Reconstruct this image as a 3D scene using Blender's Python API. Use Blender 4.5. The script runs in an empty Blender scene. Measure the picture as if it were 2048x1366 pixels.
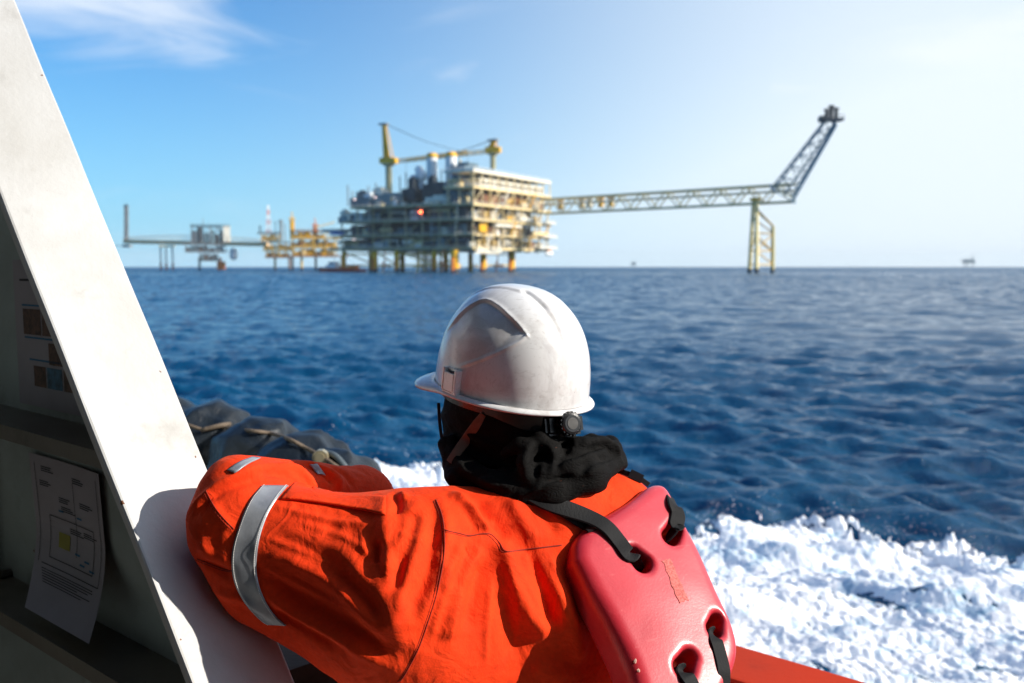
import bpy, bmesh, math, random, time
import numpy as np
from mathutils import Vector, Matrix
T0 = time.time()
rng = np.random.default_rng(7)
random.seed(7)
scene = bpy.context.scene
COL = scene.collection
CAM = np.array([0.0, 0.0, 3.5])          # eye height above the water
PITCH = math.radians(4.31)
FPX = 1991.0                              # 35 mm lens on a 36 mm sensor, in photo pixels

# ------------------------------------------------------------------ helpers
def V(*a): return np.array(a, float)
def unit(v):
    v = np.asarray(v, float); return v / np.linalg.norm(v)
def ray(px, py):
    x = (px - 1024.0) / FPX; y = (683.0 - py) / FPX
    c, s = math.cos(PITCH), math.sin(PITCH)
    d = np.array([x, c + y * s, -s + y * c])
    return d / d[1]
def at(px, py, t): return CAM + t * ray(px, py)
def on_plane(px, py, p0, n):
    r = ray(px, py); t = np.dot(np.asarray(p0) - CAM, n) / np.dot(r, n)
    return CAM + t * r
def pix(P):
    q = np.asarray(P) - CAM
    c, s = math.cos(PITCH), math.sin(PITCH)
    f = q[1] * c - q[2] * s; u = q[1] * s + q[2] * c
    return 1024 + FPX * q[0] / f, 683 - FPX * u / f

def mesh_obj(name, verts, faces, mat=None, parent=None, smooth=False):
    me = bpy.data.meshes.new(name)
    verts = np.asarray(verts, float).reshape(-1, 3)
    if isinstance(faces, np.ndarray):
        n, k = faces.shape
        me.vertices.add(len(verts)); me.vertices.foreach_set('co', verts.astype(np.float32).ravel())
        me.loops.add(n * k); me.loops.foreach_set('vertex_index', faces.astype(np.int32).ravel())
        me.polygons.add(n); me.polygons.foreach_set('loop_start', np.arange(0, n * k, k, dtype=np.int32))
        me.polygons.foreach_set('loop_total', np.full(n, k, np.int32))
        me.update(calc_edges=True); me.validate()
    else:
        me.from_pydata([tuple(v) for v in verts], [], [tuple(f) for f in faces]); me.update()
    if smooth: me.polygons.foreach_set('use_smooth', np.ones(len(me.polygons), bool))
    if mat: me.materials.append(mat)
    o = bpy.data.objects.new(name, me); COL.objects.link(o)
    if parent is not None: attach(o, parent)
    return o
def attach(o, parent):
    """child keeps its world place under a parent Empty or mesh"""
    bpy.context.view_layer.update()
    o.parent = parent; o.matrix_parent_inverse = parent.matrix_world.inverted()
def tag(o, label=None, cat=None, group=None, kind=None):
    if label: o['label'] = label
    if cat: o['category'] = cat
    if group: o['group'] = group
    if kind: o['kind'] = kind
    return o
def empty(name, loc, label, cat, group=None):
    o = bpy.data.objects.new(name, None); COL.objects.link(o)
    o.location = tuple(loc); o.empty_display_size = .1
    bpy.context.view_layer.update()
    return tag(o, label, cat, group)

class MB:
    """collects simple shapes into one mesh"""
    def __init__(s): s.v = []; s.f = []; s.g = []
    def add(s, vs, fs):
        b = len(s.v); s.g.append((b, len(s.f))); s.v += [tuple(map(float, v)) for v in vs]; s.f += [tuple(i + b for i in f) for f in fs]
    def hexa(s, p):      # 8 corners: bottom ring 0-3, top ring 4-7
        s.add(p, [(0,3,2,1),(4,5,6,7),(0,1,5,4),(1,2,6,5),(2,3,7,6),(3,0,4,7)])
    def box(s, c, size, ax=None):
        c = np.asarray(c, float); h = np.asarray(size, float) / 2
        ax = np.eye(3) if ax is None else np.asarray(ax, float)
        P = []
        for z in (-1, 1):
            for x, y in ((-1,-1),(1,-1),(1,1),(-1,1)):
                P.append(c + x*h[0]*ax[0] + y*h[1]*ax[1] + z*h[2]*ax[2])
        s.hexa(P)
    def bar(s, a, b, r, n=6, r2=None, cap=True):
        a = np.asarray(a, float); b = np.asarray(b, float); r2 = r if r2 is None else r2
        d = unit(b - a); h = V(0,0,1) if abs(d[2]) < .9 else V(1,0,0)
        u = unit(np.cross(d, h)); w = np.cross(d, u)
        P = []
        for c, q in ((a, r), (b, r2)):
            for i in range(n):
                t = 2*math.pi*i/n; P.append(c + q*(math.cos(t)*u + math.sin(t)*w))
        F = [(i, (i+1)%n, n+(i+1)%n, n+i) for i in range(n)]
        if cap: F += [tuple(range(n-1,-1,-1)), tuple(range(n, 2*n))]
        s.add(P, F)
    def tube(s, pts, r, n=8):
        V_, F_ = tube_mesh(pts, r, n); s.add(V_, [tuple(f) for f in F_])
    def build_each(s, name, mat=None, parent=None, upright=None):
        """every shape as a part of its own; upright members take the second name"""
        g = s.g + [(len(s.v), len(s.f))]
        for (v0, f0), (v1, f1) in zip(g, g[1:]):
            P = np.array(s.v[v0:v1]); d = np.ptp(P, axis=0)
            mesh_obj(upright if upright and d[2] > 3*max(d[0], d[1]) else name, P, [tuple(i-v0 for i in f) for f in s.f[f0:f1]], mat, parent)
    def build(s, name, mat=None, parent=None, smooth=False):
        return mesh_obj(name, s.v, s.f, mat, parent, smooth)

def tube_mesh(pts, r, n=8):
    pts = np.asarray(pts, float); m = len(pts)
    r = np.full(m, r) if np.isscalar(r) else np.asarray(r)
    Vs = []; up = None
    for i in range(m):
        d = unit(pts[min(i+1, m-1)] - pts[max(i-1, 0)])
        if up is None:
            h = V(0,0,1) if abs(d[2]) < .9 else V(1,0,0); up = unit(np.cross(np.cross(d, h), d))
        up = unit(up - d*np.dot(up, d)); w = np.cross(d, up)
        for k in range(n):
            t = 2*math.pi*k/n; Vs.append(pts[i] + r[i]*(math.cos(t)*up + math.sin(t)*w))
    F = []
    for i in range(m-1):
        for k in range(n):
            a = i*n+k; b = i*n+(k+1)%n; F.append((a, b, b+n, a+n))
    F.append(tuple(range(n-1,-1,-1))); F.append(tuple(range((m-1)*n, m*n)))
    return Vs, F
def spline(pts, n):
    """Catmull-Rom through the points"""
    P = np.asarray(pts, float); P = np.vstack([2*P[0]-P[1], P, 2*P[-1]-P[-2]])
    out = []; m = len(P) - 3
    for i in range(n):
        t = i/(n-1)*m; k = min(int(t), m-1); t -= k
        a, b, c, d = P[k:k+4]
        out.append(.5*((2*b) + (c-a)*t + (2*a-5*b+4*c-d)*t*t + (3*b-a-3*c+d)*t**3))
    return np.array(out)

# ---- gradient noise in numpy
_perm = rng.permutation(512); _perm = np.concatenate([_perm, _perm, _perm])
_g3 = rng.normal(size=(512, 3)); _g3 /= np.linalg.norm(_g3, axis=1)[:, None]
def noise3(x, y, z):
    x = np.asarray(x, float); y = np.asarray(y, float); z = np.asarray(z, float)
    x, y, z = np.broadcast_arrays(x, y, z)
    xi = np.floor(x).astype(int); yi = np.floor(y).astype(int); zi = np.floor(z).astype(int)
    fx, fy, fz = x-xi, y-yi, z-zi
    u, v, w = (q*q*q*(q*(q*6-15)+10) for q in (fx, fy, fz))
    r = 0
    for a in (0, 1):
        for b in (0, 1):
            for c in (0, 1):
                h = _perm[(_perm[(_perm[(xi+a) & 511] + yi+b) & 511] + zi+c) & 511]
                g = _g3[h]
                dt = g[...,0]*(fx-a) + g[...,1]*(fy-b) + g[...,2]*(fz-c)
                r = r + dt*(u if a else 1-u)*(v if b else 1-v)*(w if c else 1-w)
    return r*1.5
def fbm3(x, y, z, oct=4, gain=.5):
    r = 0; a = 1; f = 1
    for i in range(oct):
        r = r + a*noise3(x*f+i*17.3, y*f+i*9.1, z*f+i*5.7); a *= gain; f *= 2.03
    return r
def sstep(a, b, x):
    t = np.clip((x-a)/(b-a), 0, 1); return t*t*(3-2*t)

# ------------------------------------------------------------------ materials
def new_mat(name):
    m = bpy.data.materials.new(name); m.use_nodes = True
    nt = m.node_tree; return m, nt, nt.nodes['Principled BSDF']
def N(nt, typ, **kw):
    n = nt.nodes.new(typ)
    for k, v in kw.items():
        if k in n.inputs.keys() if isinstance(k, str) else False: n.inputs[k].default_value = v
        else: setattr(n, k, v)
    return n
def coords(nt, scale=(1,1,1), kind='Object', rot=(0,0,0)):
    tc = N(nt, 'ShaderNodeTexCoord'); mp = N(nt, 'ShaderNodeMapping')
    mp.inputs['Scale'].default_value = scale; mp.inputs['Rotation'].default_value = rot
    nt.links.new(tc.outputs[kind], mp.inputs['Vector']); return mp.outputs['Vector']
def noise(nt, vec, scale, detail=4, rough=.55, dist=0):
    n = N(nt, 'ShaderNodeTexNoise'); n.inputs['Scale'].default_value = scale; n.inputs['Detail'].default_value = detail
    n.inputs['Roughness'].default_value = rough; n.inputs['Distortion'].default_value = dist
    if vec is not None: nt.links.new(vec, n.inputs['Vector'])
    return n.outputs['Fac']
def ramp(nt, fac, stops):
    r = N(nt, 'ShaderNodeValToRGB'); e = r.color_ramp.elements
    while len(e) < len(stops): e.new(.5)
    for el, (p, c) in zip(e, stops):
        el.position = p; el.color = (*c, 1) if len(c) == 3 else c
    nt.links.new(fac, r.inputs['Fac']); return r.outputs['Color']
def mixc(nt, fac, a, b, mode='MIX'):
    m = N(nt, 'ShaderNodeMix', data_type='RGBA', blend_type=mode)
    if hasattr(fac, 'node'): nt.links.new(fac, m.inputs['Factor'])
    else: m.inputs['Factor'].default_value = fac
    for s, i in ((a, 6), (b, 7)):
        if hasattr(s, 'node'): nt.links.new(s, m.inputs[i])
        else: m.inputs[i].default_value = (*s, 1)
    return m.outputs[2]
def math_n(nt, op, a, b=None, c=None):
    m = N(nt, 'ShaderNodeMath', operation=op)
    for i, s in enumerate((a, b, c)):
        if s is None: continue
        if hasattr(s, 'node'): nt.links.new(s, m.inputs[i])
        else: m.inputs[i].default_value = s
    return m.outputs[0]
def bump(nt, bsdf, height, strength=.3, dist=.001, prev=None):
    b = N(nt, 'ShaderNodeBump'); b.inputs['Strength'].default_value = strength; b.inputs['Distance'].default_value = dist
    nt.links.new(height, b.inputs['Height'])
    if prev is not None: nt.links.new(prev, b.inputs['Normal'])
    nt.links.new(b.outputs['Normal'], bsdf.inputs['Normal']); return b.outputs['Normal']
def simple(name, col, rough=.5, metal=0, var=.25, scale=3, bumpd=0, bscale=60, kind='Object'):
    """plain painted or bare surface with a little uneven tone"""
    m, nt, b = new_mat(name); vec = coords(nt, kind=kind)
    f = noise(nt, vec, scale, 5, .6)
    lo = tuple(c*(1-var) for c in col); hi = tuple(min(c*(1+var), 1) for c in col)
    nt.links.new(ramp(nt, f, [(.3, lo), (.7, hi)]), b.inputs['Base Color'])
    b.inputs['Roughness'].default_value = rough; b.inputs['Metallic'].default_value = metal
    if bumpd: bump(nt, b, noise(nt, vec, bscale, 4), .6, bumpd)
    return m

# ------------------------------------------------------------------ camera
cd = bpy.data.cameras.new('camera'); cam = bpy.data.objects.new('camera', cd); COL.objects.link(cam)
cam.location = tuple(CAM); cam.rotation_euler = (math.pi/2 - PITCH, 0, 0)
cd.sensor_width = 36; cd.lens = 35.0; cd.clip_start = .05; cd.clip_end = 60000
cd.dof.use_dof = True; cd.dof.focus_distance = 1.40; cd.dof.aperture_fstop = 5.6; cd.dof.aperture_blades = 0
scene.camera = cam
scene.view_settings.view_transform = 'Standard'; scene.view_settings.look = 'None'
scene.view_settings.gamma = 1; scene.view_settings.exposure = EXPOSURE if 'EXPOSURE' in globals() else 0.5
scene.cycles.use_denoising = True
scene.cycles.max_bounces = 8; scene.cycles.caustics_reflective = False; scene.cycles.caustics_refractive = False
scene.cycles.sample_clamp_indirect = 4

# ------------------------------------------------------------------ light: low afternoon sun from the right
SUN_AZ = math.radians(103); SUN_EL = math.radians(28)      # azimuth from the view direction (+Y) towards +X
SUN = V(math.sin(SUN_AZ)*math.cos(SUN_EL), math.cos(SUN_AZ)*math.cos(SUN_EL), math.sin(SUN_EL))
sd = bpy.data.lights.new('sun', 'SUN'); sd.energy = 4.8; sd.angle = math.radians(.53); sd.color = (1, .93, .83)
so = bpy.data.objects.new('sun', sd); COL.objects.link(so); so.location = (0, 0, 60)
so.rotation_euler = Vector(tuple(SUN)).to_track_quat('Z', 'Y').to_euler()

w = bpy.data.worlds.new('World'); scene.world = w; w.use_nodes = True
nt = w.node_tree; bg = nt.nodes['Background']
sky = N(nt, 'ShaderNodeTexSky', sky_type='NISHITA'); sky.sun_disc = False
sky.sun_elevation = SUN_EL; sky.sun_rotation = SUN_AZ
sky.altitude = 0; sky.air_density = 1.0; sky.dust_density = .25; sky.ozone_density = 4.0
hs = N(nt, 'ShaderNodeHueSaturation'); hs.inputs['Saturation'].default_value = 1.15; hs.inputs['Value'].default_value = 1
nt.links.new(sky.outputs['Color'], hs.inputs['Color'])
# pale sea haze low in the sky and towards the sun
tc = N(nt, 'ShaderNodeTexCoord'); sep = N(nt, 'ShaderNodeSeparateXYZ'); nt.links.new(tc.outputs['Generated'], sep.inputs[0])
az = math_n(nt, 'ARCTAN2', sep.outputs[0], sep.outputs[1]); el = math_n(nt, 'ARCSINE', sep.outputs[2])
dt = N(nt, 'ShaderNodeVectorMath', operation='DOT_PRODUCT'); nt.links.new(tc.outputs['Generated'], dt.inputs[0]); dt.inputs[1].default_value = tuple(unit(V(.97, .24, .25)))
tow = N(nt, 'ShaderNodeMapRange', interpolation_type='SMOOTHSTEP'); tow.inputs['From Min'].default_value = -.22; tow.inputs['From Max'].default_value = .66
nt.links.new(dt.outputs['Value'], tow.inputs['Value'])
low = math_n(nt, 'POWER', 2.718, math_n(nt, 'MULTIPLY', -7.5, math_n(nt, 'MAXIMUM', el, 0.0)))
hz = math_n(nt, 'MINIMUM', math_n(nt, 'ADD', math_n(nt, 'MULTIPLY', low, .95), math_n(nt, 'MULTIPLY', math_n(nt, 'MULTIPLY', tow.outputs[0], tow.outputs[0]), .74)), 1.0)
hzc = mixc(nt, tow.outputs[0], (2.9, 6.0, 8.4), (7.5, 8.35, 9.1))
azure = mixc(nt, 1.0, hs.outputs['Color'], (.46, .98, 1.30), 'MULTIPLY')
skyb = mixc(nt, hz, azure, hzc)
# thin cirrus: noise on the direction, stretched along the horizon
cmb = N(nt, 'ShaderNodeCombineXYZ')
nt.links.new(math_n(nt, 'ADD', math_n(nt, 'MULTIPLY', az, 3.2), math_n(nt, 'MULTIPLY', el, -2.0)), cmb.inputs[0])
nt.links.new(math_n(nt, 'MULTIPLY', el, 13.0), cmb.inputs[1])
cn = noise(nt, cmb.outputs[0], 1.25, 7, .56, .7)
# a band of wisps high up on the left, thinner ones elsewhere
def win(v, c, wd):
    return math_n(nt, 'POWER', 2.718, math_n(nt, 'MULTIPLY', -1.0, math_n(nt, 'POWER', math_n(nt, 'DIVIDE', math_n(nt, 'SUBTRACT', v, c), wd), 2.0)))
w1 = math_n(nt, 'MULTIPLY', win(az, -.42, .13), win(el, .245, .05))
w1 = math_n(nt, 'MAXIMUM', w1, math_n(nt, 'MULTIPLY', math_n(nt, 'GREATER_THAN', az, .25), math_n(nt, 'MULTIPLY', win(el, .2, .05), .35)))
w1 = math_n(nt, 'ADD', math_n(nt, 'MULTIPLY', w1, .40), -.07)
cl = N(nt, 'ShaderNodeMapRange', interpolation_type='SMOOTHSTEP'); cl.inputs['From Min'].default_value = .5; cl.inputs['From Max'].default_value = .92
nt.links.new(math_n(nt, 'ADD', cn, w1), cl.inputs['Value'])
cfac = math_n(nt, 'MULTIPLY', cl.outputs[0], .8)
skyc = mixc(nt, cfac, skyb, (8.2, 8.7, 9.3))
nt.links.new(skyc, bg.inputs['Color']); bg.inputs['Strength'].default_value = .085
# ------------------------------------------------------------------ sea
wr = np.random.default_rng(21)
NW = 110
lam = np.exp(wr.uniform(math.log(.28), math.log(9), NW))
kk = 2*math.pi/lam
wdir = math.radians(-112) + wr.normal(0, .55, NW)       # the wind waves run towards the near left
kx = kk*np.cos(wdir); ky = kk*np.sin(wdir); ph = wr.uniform(0, 2*math.pi, NW)
amp = .0118*lam**.95*np.where(lam > 1.1, (1.1/lam)**1.05, 1)*1.5*np.exp(-((wdir+math.radians(112))/1.3)**2)
def sea_z(x, y, cell):
    z = np.zeros_like(x); crest = np.zeros_like(x)
    for i in range(NW):
        att = np.exp(-(cell*np.abs(kk[i])*.32)**2)
        p = kx[i]*x + ky[i]*y + ph[i]
        c = np.cos(p); z += amp[i]*att*(c + .25*amp[i]*kk[i]*6*np.cos(2*p)*.3)
    return z
def sea_grid(rs, ths, closed=False):
    R, T = np.meshgrid(rs, ths, indexing='ij')
    X = R*np.sin(T); Y = R*np.cos(T)
    n, m = R.shape
    i = np.arange(n-1)[:, None]*m + np.arange(m-1)[None]
    F = np.stack([i, i+1, i+m+1, i+m], -1).reshape(-1, 4)[:, ::-1]
    if closed:
        i = np.arange(n-1)*m
        F = np.vstack([F, np.stack([i+m-1, i, i+m, i+2*m-1], -1)[:, ::-1]])
    return R, X, Y, F
rs = [2.2]
while rs[-1] < 9000:
    r = rs[-1]; rs.append(r + (min(max(r*r/3480*.55, .028), .5) if r < 430 else r*.03))
rs = np.array(rs)
fine = np.linspace(-math.radians(36), math.radians(36), 950)
coarse = np.linspace(math.radians(36), math.radians(324), 150)[1:-1]
ths = np.concatenate([fine, coarse])
R_, X_, Y_, F_ = sea_grid(rs, ths, True)
cell = np.concatenate([np.gradient(rs)])[:, None]*np.ones_like(R_)
Z_ = sea_z(X_, Y_, cell)*np.clip(1.2 - R_/900, 0, 1)
m_sea, nt, b = new_mat('sea_water')
vec = coords(nt)
geo = N(nt, 'ShaderNodeNewGeometry')
# near: bump; far, where the ripples are smaller than a pixel: tilt the normal by noise so that the facets still catch the high sky
n2 = noise(nt, coords(nt, (1, 1.7, 1), rot=(0, 0, .4)), 6.0, 7, .66, .4)
bp = N(nt, 'ShaderNodeBump'); bp.inputs['Strength'].default_value = 1.0; bp.inputs['Distance'].default_value = .055
nt.links.new(n2, bp.inputs['Height'])
def slope(scale, rot, det):
    n = N(nt, 'ShaderNodeTexNoise'); n.inputs['Scale'].default_value = scale; n.inputs['Detail'].default_value = det; n.inputs['Roughness'].default_value = .65
    nt.links.new(coords(nt, (.75, 1.5, 1), rot=(0, 0, rot)), n.inputs['Vector'])
    v = N(nt, 'ShaderNodeVectorMath', operation='SUBTRACT'); v.inputs[1].default_value = (.5, .5, .5); nt.links.new(n.outputs['Color'], v.inputs[0]); return v.outputs[0]
def vop(op, a, b_):
    v = N(nt, 'ShaderNodeVectorMath', operation=op); nt.links.new(a, v.inputs[0])
    if hasattr(b_, 'node'): nt.links.new(b_, v.inputs[1])
    else: v.inputs[1].default_value = b_
    return v.outputs[0]
sl_ = vop('ADD', slope(.55, .4, 5), vop('MULTIPLY', slope(.12, .35, 3), (.8, .8, 0)))
sl_ = vop('MULTIPLY', sl_, (1.7, 1.7, 0))
dist = vop('LENGTH', geo.outputs['Position'], (0, 0, 0)).node.outputs['Value']
mr = N(nt, 'ShaderNodeMapRange', interpolation_type='SMOOTHSTEP'); mr.inputs['From Min'].default_value = 14; mr.inputs['From Max'].default_value = 380
mr.inputs['To Min'].default_value = .2; mr.inputs['To Max'].default_value = 1; nt.links.new(dist, mr.inputs['Value'])
sc_ = N(nt, 'ShaderNodeVectorMath', operation='SCALE'); nt.links.new(sl_, sc_.inputs[0]); nt.links.new(mr.outputs[0], sc_.inputs['Scale'])
far_ = N(nt, 'ShaderNodeMapRange'); far_.inputs['From Min'].default_value = 120; far_.inputs['From Max'].default_value = 700; far_.inputs['To Max'].default_value = -.30; nt.links.new(dist, far_.inputs['Value'])
cb_ = N(nt, 'ShaderNodeCombineXYZ'); nt.links.new(far_.outputs[0], cb_.inputs[1])   # beyond the modelled waves only their near faces show
nrm = N(nt, 'ShaderNodeVectorMath', operation='NORMALIZE'); nt.links.new(vop('ADD', vop('ADD', bp.outputs[0], sc_.outputs[0]), cb_.outputs[0]), nrm.inputs[0])
nt.links.new(nrm.outputs[0], b.inputs['Normal'])
b.inputs['Base Color'].default_value = (.002, .066, .150, 1)
b.inputs['Roughness'].default_value = .10; b.inputs['IOR'].default_value = 1.333
sea = mesh_obj('sea_water', np.stack([X_, Y_, Z_], -1), F_, m_sea, smooth=True); tag(sea, kind='structure')

# ------------------------------------------------------------------ wake: a lumpy sheet of foam that dips under the water where there is none
bx = np.array([-14, -6, -2.3, 0, 2.3, 2.9, 3.6, 4.4, 5.2, 6.2, 8, 11, 16]); by = np.array([26, 20.6, 17.9, 16.2, 13.1, 13.9, 14.2, 13.4, 12.6, 11.9, 10.4, 8.6, 5])
rs = [5.5]
while rs[-1] < 30: rs.append(rs[-1] + max(rs[-1]**2/3480*.55, .016))
rs = np.array(rs); ths = np.linspace(-math.radians(38), math.radians(40), 900)
R_, X_, Y_, F_ = sea_grid(rs, ths)
base = sea_z(X_, Y_, np.full_like(R_, .05))
edge = np.interp(X_ + .25*noise3(X_*1.3, Y_*1.3, 3), bx, by) + .45*fbm3(X_*1.1, Y_*1.1, 7.7, 4) - Y_
ca, sa = math.cos(.82), math.sin(.82)
U_ = X_*ca - Y_*sa; W_ = X_*sa + Y_*ca            # along and across the boat's course
lump = fbm3(U_*.8, W_*1.5, 1.3, 4, .5)
fine_ = fbm3(U_*5.5, W_*10.0, 4.1, 6, .70)
web = 1 - np.abs(fbm3(U_*2.4, W_*5.0, 8.8, 5, .62))*2.4
cover = sstep(-.25, .75, edge + .35*fine_)
thick = cover*(.060 + .026*lump + .024*fine_ + .012*web) + .065*np.exp(-((edge-.35)/.4)**2)*(.28 + .6*lump + .55*fine_) - .14*(1-cover)
hole = sstep(.2, .75, fbm3(U_*.6, W_*1.2, 12.2, 4, .6))
thick = thick - .040*hole*cover
Zf = base*.85 + thick - .02
m_foam, nt, b = new_mat('wake_foam')
fv = coords(nt, (1, 1, 1))
f1 = noise(nt, coords(nt, (1, 1.9, 1), rot=(0, 0, .82)), 4.0, 9, .70)
f0 = noise(nt, coords(nt, (1, 2.0, 1), rot=(0, 0, .82)), .75, 4, .55)
f1 = math_n(nt, 'ADD', f1, math_n(nt, 'MULTIPLY', math_n(nt, 'SUBTRACT', f0, .5), .55))
nt.links.new(ramp(nt, f1, [(.28, (.20, .40, .54)), (.38, (.60, .74, .83)), (.47, (.91, .935, .95)), (.55, (.975, .98, .98))]), b.inputs['Base Color'])
b.inputs['Roughness'].default_value = .6
bump(nt, b, noise(nt, fv, 11, 8, .72), .5, .04)
keep = (thick > -.09)
fk = keep.ravel()[F_].any(1)
idx = np.unique(F_[fk]); remap = -np.ones(R_.size, int); remap[idx] = np.arange(len(idx))
wk = mesh_obj('wake_foam', np.stack([X_, Y_, Zf], -1).reshape(-1, 3)[idx], remap[F_[fk]], m_foam, smooth=True)
tag(wk, 'white churned wake foam spreading beside the red boat rail', 'foam', kind='stuff')
# flying drops along the edge of the wake
mb = MB()
ico = [(0,0,1),(.894,0,.447),(.276,.851,.447),(-.724,.526,.447),(-.724,-.526,.447),(.276,-.851,.447),(.724,.526,-.447),(-.276,.851,-.447),(-.894,0,-.447),(-.276,-.851,-.447),(.724,-.526,-.447),(0,0,-1)]
icf = [(0,1,2),(0,2,3),(0,3,4),(0,4,5),(0,5,1),(1,6,2),(2,7,3),(3,8,4),(4,9,5),(5,10,1),(6,7,2),(7,8,3),(8,9,4),(9,10,5),(10,6,1),(11,7,6),(11,8,7),(11,9,8),(11,10,9),(11,6,10)]
for i in range(4200):
    x = wr.uniform(-5, 11); y = np.interp(x, bx, by) + wr.normal(-.35, .28)
    clus = noise3(x*1.6, y*1.6, 2.2)
    if clus < -.05 + wr.uniform(-.2, .3): continue
    z = .06 + abs(wr.normal(0, .11))*(1 + 1.5*max(clus, 0)); q = .0016 + wr.exponential(.0016)
    if x < -.6 and x > -3.5: z *= 2.0
    mb.add([(x+q*a, y+q*c, z+q*e) for a, c, e in ico], icf)
sp = mb.build('wake_spray', m_foam, smooth=True); tag(sp, 'tiny white drops thrown up along the edge of the wake', 'spray', kind='stuff')

# ------------------------------------------------------------------ the boat we stand on
BD = unit(V(-.735, .678, 0)); BN = unit(V(.678, .735, 0)); BZ = V(0, 0, 1)   # along the ship's side / outboard
def pl(px, py, p):     # pixel onto the vertical plane at p metres outboard of the eye
    return on_plane(px, py, CAM + p*BN, BN)
def sp3(a, p, z): return V(CAM[0], CAM[1], 0) + a*BD + p*BN + z*BZ     # ship coordinates: along, outboard, height
boat = empty('crew_boat', sp3(0, 0, 2.05), 'white and red crew boat whose slanting brace and red rail are seen from aboard', 'boat')

def chipped(name, col, dirt, rust=(.16, .06, .025), dirt_amt=.5, rough=.45, gr=40):
    m, nt, b = new_mat(name); vec = coords(nt)
    big = noise(nt, vec, 2.2, 6, .62, .3); med = noise(nt, vec, 9, 6, .65); fin = noise(nt, vec, 120, 3, .6)
    c = mixc(nt, math_n(nt, 'MULTIPLY', ramp(nt, big, [(.42, (0,0,0)), (.78, (1,1,1))]), dirt_amt), col, dirt)
    c = mixc(nt, math_n(nt, 'MULTIPLY', ramp(nt, med, [(.58, (0,0,0)), (.75, (1,1,1))]), dirt_amt*.7), c, tuple(q*.8 for q in dirt))
    spk = noise(nt, vec, 55, 2, .5)
    c = mixc(nt, ramp(nt, spk, [(.775, (0,0,0)), (.79, (1,1,1))]), c, rust)
    nt.links.new(c, b.inputs['Base Color'])
    b.inputs['Roughness'].default_value = rough
    h = math_n(nt, 'ADD', math_n(nt, 'MULTIPLY', noise(nt, vec, gr, 5, .6), .5), math_n(nt, 'MULTIPLY', fin, .5))
    bump(nt, b, h, .45, .002)
    return m
m_white = chipped('brace_paint', (.585, .59, .585), (.40, .385, .35), dirt_amt=.9)
m_wall = chipped('wall_paint', (.40, .46, .45), (.10, .095, .08), dirt_amt=.7)
m_stif = chipped('stiffener_paint', (.17, .15, .12), (.07, .055, .04), dirt_amt=.9)
m_rail = chipped('rail_paint', (.50, .032, .005), (.28, .03, .014), rust=(.20, .035, .02), dirt_amt=.45, rough=.7)
m_rail.node_tree.nodes['Principled BSDF'].inputs['Specular IOR Level'].default_value = .15
m_rail2 = chipped('bulwark_paint', (.30, .045, .008), (.2, .04, .016), dirt_amt=.5)
m_deck = simple('deck_paint', (.10, .06, .045), .7, var=.35, scale=2, bumpd=.002)
m_hull = simple('hull_paint', (.03, .045, .06), .45, var=.2, scale=1)

PW = .79                                       # wall plate, and the outer edge of the brace
PL = .645                                      # inner edge of the brace
# slanting brace: a flat bar whose face looks inboard and up
L0, L1 = pl(385, 1366, PL), pl(0, 386, PL)
R0, R1 = pl(592, 1366, PW), pl(31, 0, PW)
sl = unit(unit(L1-L0) + unit(R1-R0))
fn = unit(np.cross(unit(R0-L0 - sl*np.dot(R0-L0, sl)), sl)); fn = fn if fn[2] > 0 else -fn
def along(p, z): return p + sl*((z-p[2])/sl[2])
# rows along the brace follow both measured edges (it widens a little upwards)
zs = np.linspace(CAM[2]-1.45, CAM[2]+1.1, 60); nu = 9; th = .014
def edge_at(a, b, z): return a + (b-a)*((z-a[2])/(b[2]-a[2]))
vs = []; ring = None
for iz, z in enumerate(zs):
    a, c = edge_at(L0, L1, z), edge_at(R0, R1, z)
    wav = .0016*noise3(z*5, 1.1, 0); wav2 = .0016*noise3(z*6, 7.7, 0)
    prof = []
    u = unit(c-a); wd = np.linalg.norm(c-a); q = .004
    for s, d in ((0, -th), (0, -q), (q*.3, -q*.3), (q, 0)): prof.append((s, d))
    for s in np.linspace(.1, .9, nu): prof.append((s*wd, 0))
    for s, d in ((wd-q, 0), (wd-q*.3, -q*.3), (wd, -q), (wd, -th)): prof.append((s, d))
    for s, d in prof:
        t = s/wd
        dd = d + (.0012*noise3(z*9, t*1.4, 2.2) if d == 0 else 0)
        vs.append(a + u*(s + wav*(1-t) + wav2*t) + fn*dd)
    ring = len(prof)
fs = [(i*ring+k, i*ring+(k+1) % ring, (i+1)*ring+(k+1) % ring, (i+1)*ring+k) for i in range(len(zs)-1) for k in range(ring)]
fs += [tuple(range(ring-1, -1, -1)), tuple(range((len(zs)-1)*ring, len(zs)*ring))]
me = mesh_obj('brace', vs, fs, m_white, boat); me['label'] = 'weathered white steel brace slanting down to the right'
bm = bmesh.new(); bm.from_mesh(me.data); bmesh.ops.recalc_face_normals(bm, faces=bm.faces); bm.to_mesh(me.data); bm.free()

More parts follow.
